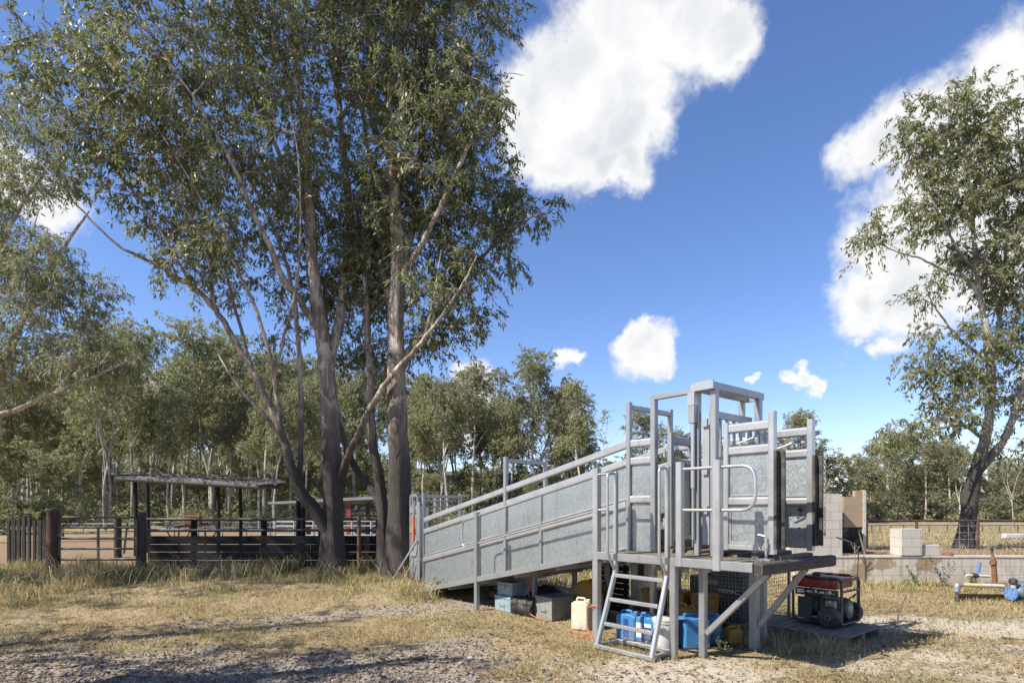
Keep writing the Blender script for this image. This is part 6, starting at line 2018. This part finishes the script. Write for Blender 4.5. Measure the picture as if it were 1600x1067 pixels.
gx0, gx1 = X14(93, YG), X14(214, YG)
gt = empty('pipe_gate', ((gx0 + gx1) / 2, YG, gz(gx0, YG)), 0, 'grey six-rail pipe farm gate with rounded corners', 'gate')
gw_ = (gx1 - gx0) / 2
zg0 = gz(gx0, YG)
def gzp(y): return 1.65 - (y - 796) / 925 * YG - zg0
ztop, zbot = gzp(808), gzp(890)
GM = plain('rusty_grey_pipe', (0.085, 0.075, 0.068), 0.7, 0.2, (0.13, 0.065, 0.04), 10, 0.7)
MB().tube(rbend([(-gw_, 0, zbot), (-gw_, 0, ztop), (gw_, 0, ztop), (gw_, 0, zbot), (-gw_, 0, zbot), (-gw_, 0, zbot + 0.3)], 0.12, 6), 0.026, 10).build('gate_frame', GM, gt, smooth=True)
for yy in (824, 841, 857, 874):
    MB().tube([(-gw_, 0, gzp(yy)), (gw_, 0, gzp(yy))], 0.024, 8).build('gate_rail', GM, gt, smooth=True)
MB().bar((0.0, 0.0, zbot), (0.0, 0.0, gzp(824)), 0.05, 0.03, 0.004, up=(0, 1, 0)).build('gate_stay', GM, gt)
MB().box(-gw_ - 0.03, -gw_ + 0.12, -0.05, -0.02, gzp(838), gzp(834)).build('gate_latch', M['darkpaint'], gt)

# old paling fence of upright slabs running back from the corner post
pf = empty('paling_fence', (X14(45, 14.2), 14.2, gz(-11.6, 14.2)), 0, 'row of dark upright split slabs left of the corner post', 'fence')
rr = random.Random(8)
for k in range(8):
    f = k / 7
    x, y = X14(71, 14.2) * (1 - f) + X14(14, 14.9) * f - pf.location.x, 14.2 * (1 - f) + 14.9 * f - pf.location.y
    hgt = 1.12 + 0.2 * rr.random()
    wv = 0.03 + 0.032 * rr.random()
    MB().box(x - wv, x + wv, y - 0.025, y + 0.025, -0.1, hgt).build('slab', M['timber_up'], pf, bevel=0.01)
MB().bar((X14(72, 14.3) - pf.location.x, 14.27 - 14.2, 0.95), (X14(14, 15.0) - pf.location.x, 14.97 - 14.2, 0.95), 0.04, 0.09).build('fence_rail', M['timber'], pf)

# board fence
YB = 14.0
bx0, bx1 = X14(231, YB), X14(640, YB)
bf = empty('board_fence', ((bx0 + bx1) / 2, YB, gz(-5, YB)), 0, 'long dark board fence with two pipe rails above, between gate post and gum trunks', 'fence')
hb = (bx1 - bx0) / 2
zb0 = gz(-5, YB)
def bz(y): return 1.65 - (y - 796) / 925 * YB - zb0
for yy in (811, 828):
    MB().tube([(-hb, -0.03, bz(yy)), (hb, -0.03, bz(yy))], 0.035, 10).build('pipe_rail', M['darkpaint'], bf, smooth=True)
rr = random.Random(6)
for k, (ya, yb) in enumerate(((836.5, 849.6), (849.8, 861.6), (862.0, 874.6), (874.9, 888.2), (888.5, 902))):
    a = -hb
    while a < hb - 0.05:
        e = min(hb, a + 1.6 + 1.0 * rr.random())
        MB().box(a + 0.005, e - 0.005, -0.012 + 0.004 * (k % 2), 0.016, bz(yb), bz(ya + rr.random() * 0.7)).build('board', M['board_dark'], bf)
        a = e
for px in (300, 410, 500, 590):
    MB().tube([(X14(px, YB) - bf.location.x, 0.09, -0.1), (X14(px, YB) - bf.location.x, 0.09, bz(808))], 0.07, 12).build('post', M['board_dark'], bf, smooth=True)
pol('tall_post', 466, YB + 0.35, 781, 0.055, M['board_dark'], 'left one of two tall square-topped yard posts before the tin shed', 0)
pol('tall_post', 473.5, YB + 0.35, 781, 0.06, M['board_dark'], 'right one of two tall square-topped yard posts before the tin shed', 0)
pol('steel_post', 561, YB - 0.15, 806, 0.045, M['rust'], 'slim rusty post catching sun between the gum trunks')
# inner yard posts and a slip rail seen through the gate
pol('yard_post', 184, 17.5, 808, 0.10, M['timber_up'], 'broad dark post inside the yard behind the gate')
pol('yard_post', 193, 19.0, 816, 0.035, M['timber'], 'thin slanting stake inside the yard behind the gate', 0.12)

# far yard rails
def yard_panel(px0, px1, Y, ytop, ybot, n_rails, mt, label, posts=5, r_=0.022):
    x0, x1 = X14(px0, Y), X14(px1, Y)
    z0 = gz((x0 + x1) / 2, Y)
    root = empty('yard_rails', ((x0 + x1) / 2, Y, z0), 0, label, 'yard rails')
    L = (x1 - x0) / 2
    def zz(y): return 1.65 - (y - 796) / 925 * Y - z0
    for k in range(n_rails):
        y = ytop + (ybot - ytop) * k / max(1, n_rails - 1)
        MB().tube([(-L, 0, zz(y)), (L, 0, zz(y))], r_, 8).build('rail', mt, root, smooth=True)
    for k in range(posts):
        x = -L + 2 * L * k / (posts - 1)
        MB().tube([(x, 0.0, -0.05), (x, 0.0, zz(ytop) + 0.05)], r_ * 1.5, 8).build('post', mt, root, smooth=True)
    return root
yard_panel(235, 460, 26, 816, 830, 3, M['steel_dark'], 'grey pipe rails across the far side of the yard, behind the shelter', 7)
yard_panel(95, 235, 34, 818, 832, 3, M['steel_dark'], 'thin pipe rails far back beyond the gate', 5)
yard_panel(430, 640, 24, 814, 836, 4, M['sheet_smooth'], 'pale steel yard rails under the tin shed roof', 8, 0.03)
tt = at(300, 822, 17)
tsk = empty('hay_rake', (tt.x, tt.y, gz(tt.x, tt.y)), 0.2, 'old wheeled implement standing in the yard behind the board fence', 'implement')
MB().tube([(-0.45, 0, 0.95), (0.5, 0, 1.0)], 0.05, 8).build('beam', M['darkpaint'], tsk, smooth=True)
for x in (-0.35, 0.35):
    MB().tube([(x + 0.30 * math.cos(a), 0, 0.85 + 0.30 * math.sin(a)) for a in [i * math.pi / 10 for i in range(21)]], 0.022, 6, cap=False).build('wheel', M['darkpaint'], tsk)
    MB().box(x - 0.02, x + 0.02, -0.02, 0.02, 0.0, 0.9).build('leg', M['darkpaint'], tsk)
MB().box(-0.2, 0.25, -0.1, 0.1, 0.95, 1.25).build('seat_box', M['rust'], tsk, bevel=0.03)

# bush-pole shelter with a litter-covered roof
YS = 19.0
sx0, sx1 = X14(181, YS - 1.2), X14(408, YS - 1.2)
zs0 = gz((sx0 + sx1) / 2, YS)
sh = empty('yard_shelter', ((sx0 + sx1) / 2, YS, zs0), 0, 'open bush-pole shelter with a flat roof deep in leaf litter', 'shelter')
hs = (sx1 - sx0) / 2
def sz(y): return 1.65 - (y - 796) / 925 * YS - zs0
mb = MB()
mb.add([(-hs, -1.2, sz(748)), (hs, -1.2, sz(760)), (hs, 0.7, sz(757) + 0.10), (-hs, 0.7, sz(745) + 0.12), (-hs, -1.2, sz(748) + 0.05), (hs, -1.2, sz(760) + 0.05), (hs, 0.7, sz(757) + 0.15), (-hs, 0.7, sz(745) + 0.17)],
       [(0, 3, 2, 1), (4, 5, 6, 7), (0, 1, 5, 4), (1, 2, 6, 5), (2, 3, 7, 6), (3, 0, 4, 7)])
rf = mb.build('roof', M['steel_dark'], sh)
MB().tube([(-hs + 0.05, -1.22, sz(751)), (hs - 0.05, -1.22, sz(763))], 0.07, 10).tube([(-hs + 0.05, 0.6, sz(748)), (hs - 0.05, 0.6, sz(760))], 0.07, 10).build('roof_beam', M['timber'], sh, smooth=True)
r_ = np.random.default_rng(3)
n = 2600
x = (r_.random(n) * 2 - 1) * hs * 0.99
y = -1.25 + 1.95 * r_.random(n) ** 1.2
P = np.stack([x, y, sz(748) + (x + hs) / (2 * hs) * (sz(760) - sz(748)) + 0.055 + (y + 1.2) / 1.9 * 0.12 + 0.09 * r_.random(n)], 1)
D_ = np.stack([r_.normal(0, 1, n), r_.normal(0, 1, n), r_.normal(0, 0.25, n)], 1)
L = 0.08 + 0.25 * r_.random(n) ** 3
LV = leaf_quads(P, D_, L, L * 0.12 + 0.01, r_)
np_mesh('leaf_litter', LV, np.arange(len(LV)).reshape(-1, 4), M['timber'], rf)['kind'] = 'stuff'
for px, dy in ((212, -1.05), (231, 0.5), (341, -1.05), (376, 0.5)):
    xx = X14(px, YS + dy) - sh.location.x
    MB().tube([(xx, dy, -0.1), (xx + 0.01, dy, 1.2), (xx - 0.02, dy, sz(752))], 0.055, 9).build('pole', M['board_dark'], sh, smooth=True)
crn = MB().box(-hs - 0.1, -hs + 0.5, -1.28, -0.4, sz(744), sz(744) + 0.02).build('roof_sheet', M['sheet'], sh)

# tin shed with red posts farther back
YT = 27.0
tx0, tx1 = X14(447, YT), X14(646, YT)
zt0 = gz((tx0 + tx1) / 2, YT)
ts = empty('tin_shed', ((tx0 + tx1) / 2, YT, zt0), 0, 'low tin-roofed yard shed on rust-red posts behind the big gum trunks', 'shed')
ht = (tx1 - tx0) / 2
def tz(y): return 1.65 - (y - 796) / 925 * YT - zt0
MB().add([(-ht, -2.0, tz(788)), (ht, -2.0, tz(779)), (ht, 2.0, tz(781)), (-ht, 2.0, tz(790)), (-ht, -2.0, tz(785)), (ht, -2.0, tz(774)), (ht, 2.0, tz(777)), (-ht, 2.0, tz(787))],
         [(0, 3, 2, 1), (4, 5, 6, 7), (0, 1, 5, 4), (1, 2, 6, 5), (2, 3, 7, 6), (3, 0, 4, 7)]).build('roof', M['steel_dark'], ts)
for px, dy in ((468, -1.8), (482, 1.6), (545, -1.8), (575, 1.6), (640, -1.8)):
    xx = X14(px, YT + dy) - ts.location.x
    MB().box(xx - 0.09, xx + 0.09, dy - 0.06, dy + 0.06, -0.05, tz(784)).build('post', M['rust'] if px != 545 else plain('red_oxide_post', (0.20, 0.035, 0.022), 0.7), ts)
for yy in (797, 806, 815):
    MB().tube([(-ht * 0.3, 1.9, tz(yy)), (ht, 1.9, tz(yy))], 0.06, 8).build('rail', M['sheet_smooth'], ts, smooth=True)
MB().box(-ht * 0.1, ht, 1.95, 1.98, tz(836), tz(818)).build('back_sheet', M['steel_dark'], ts)

# fallen twigs and bark strips
tr2 = np.random.default_rng(44)
tw = []
for k in range(260):
    Y = 5.3 * (13.0 / 5.3) ** tr2.random()
    X = (tr2.random() * 2 - 1) * 0.9 * Y
    if X > 2.0 and tr2.random() < 0.6: continue
    a, ln = tr2.random() * 6.28, 0.06 + 0.34 * tr2.random() ** 2.5
    tt_ = np.linspace(-0.5, 0.5, 4)
    px_ = X + np.cos(a) * ln * tt_ - np.sin(a) * ln * 0.25 * tt_ ** 2 + tr2.normal(0, 0.006, 4)
    py_ = Y + np.sin(a) * ln * tt_ + np.cos(a) * ln * 0.25 * tt_ ** 2 + tr2.normal(0, 0.006, 4)
    r0 = 0.002 + 0.005 * tr2.random() * (ln / 0.2)
    tw.append((np.stack([px_, py_, ground_z(px_, py_) + r0 + 0.012], 1), np.linspace(r0, r0 * 0.5, 4)))
Vw, Fw = tubes_np(tw, 4)
tag(np_mesh('fallen_twigs', Vw, Fw, M['litter']), 'fallen twigs and bark strips strewn over the ground', 'twigs', kind='stuff')

# flat stones and bits lying about on the track
rs = np.random.default_rng(8)
for k in range(7):
    px, Y = 60 + 720 * rs.random(), 6.0 + 3.0 * rs.random()
    X = (px - 800) / 925 * Y
    sc_ = 0.035 + 0.03 * rs.random()
    ang = np.sort(rs.random(9)) * 6.283
    mb = MB()
    top = [(math.cos(a) * sc_ * 0.7, math.sin(a) * sc_ * 0.6, sc_ * (0.45 + 0.2 * rs.random())) for a in ang]
    bot = [(math.cos(a) * sc_ * 1.1, math.sin(a) * sc_, -0.01) for a in ang]
    mb.add(bot + top, [(i, (i + 1) % 9, 9 + (i + 1) % 9, 9 + i) for i in range(9)] + [tuple(range(9, 18))])
    o = mb.build('stone', M['stone'])
    o.location = (X, Y, gz(X, Y))
    tag(o, 'fist-sized grey stone lying on the gravel track', 'stone', 'larger stones on the track')
sk0 = at(615, 1012, 7.0)
o = MB().tube([(-0.35, 0, 0.02), (-0.1, 0.05, 0.03), (0.2, 0.12, 0.025), (0.4, 0.2, 0.02)], [0.014, 0.016, 0.012, 0.006], 7).build('fallen_stick', M['pallet'], None, smooth=True)
o.location = (sk0.x, sk0.y, gz(sk0.x, sk0.y))
tag(o, 'pale fallen stick lying across the gravel track', 'stick')
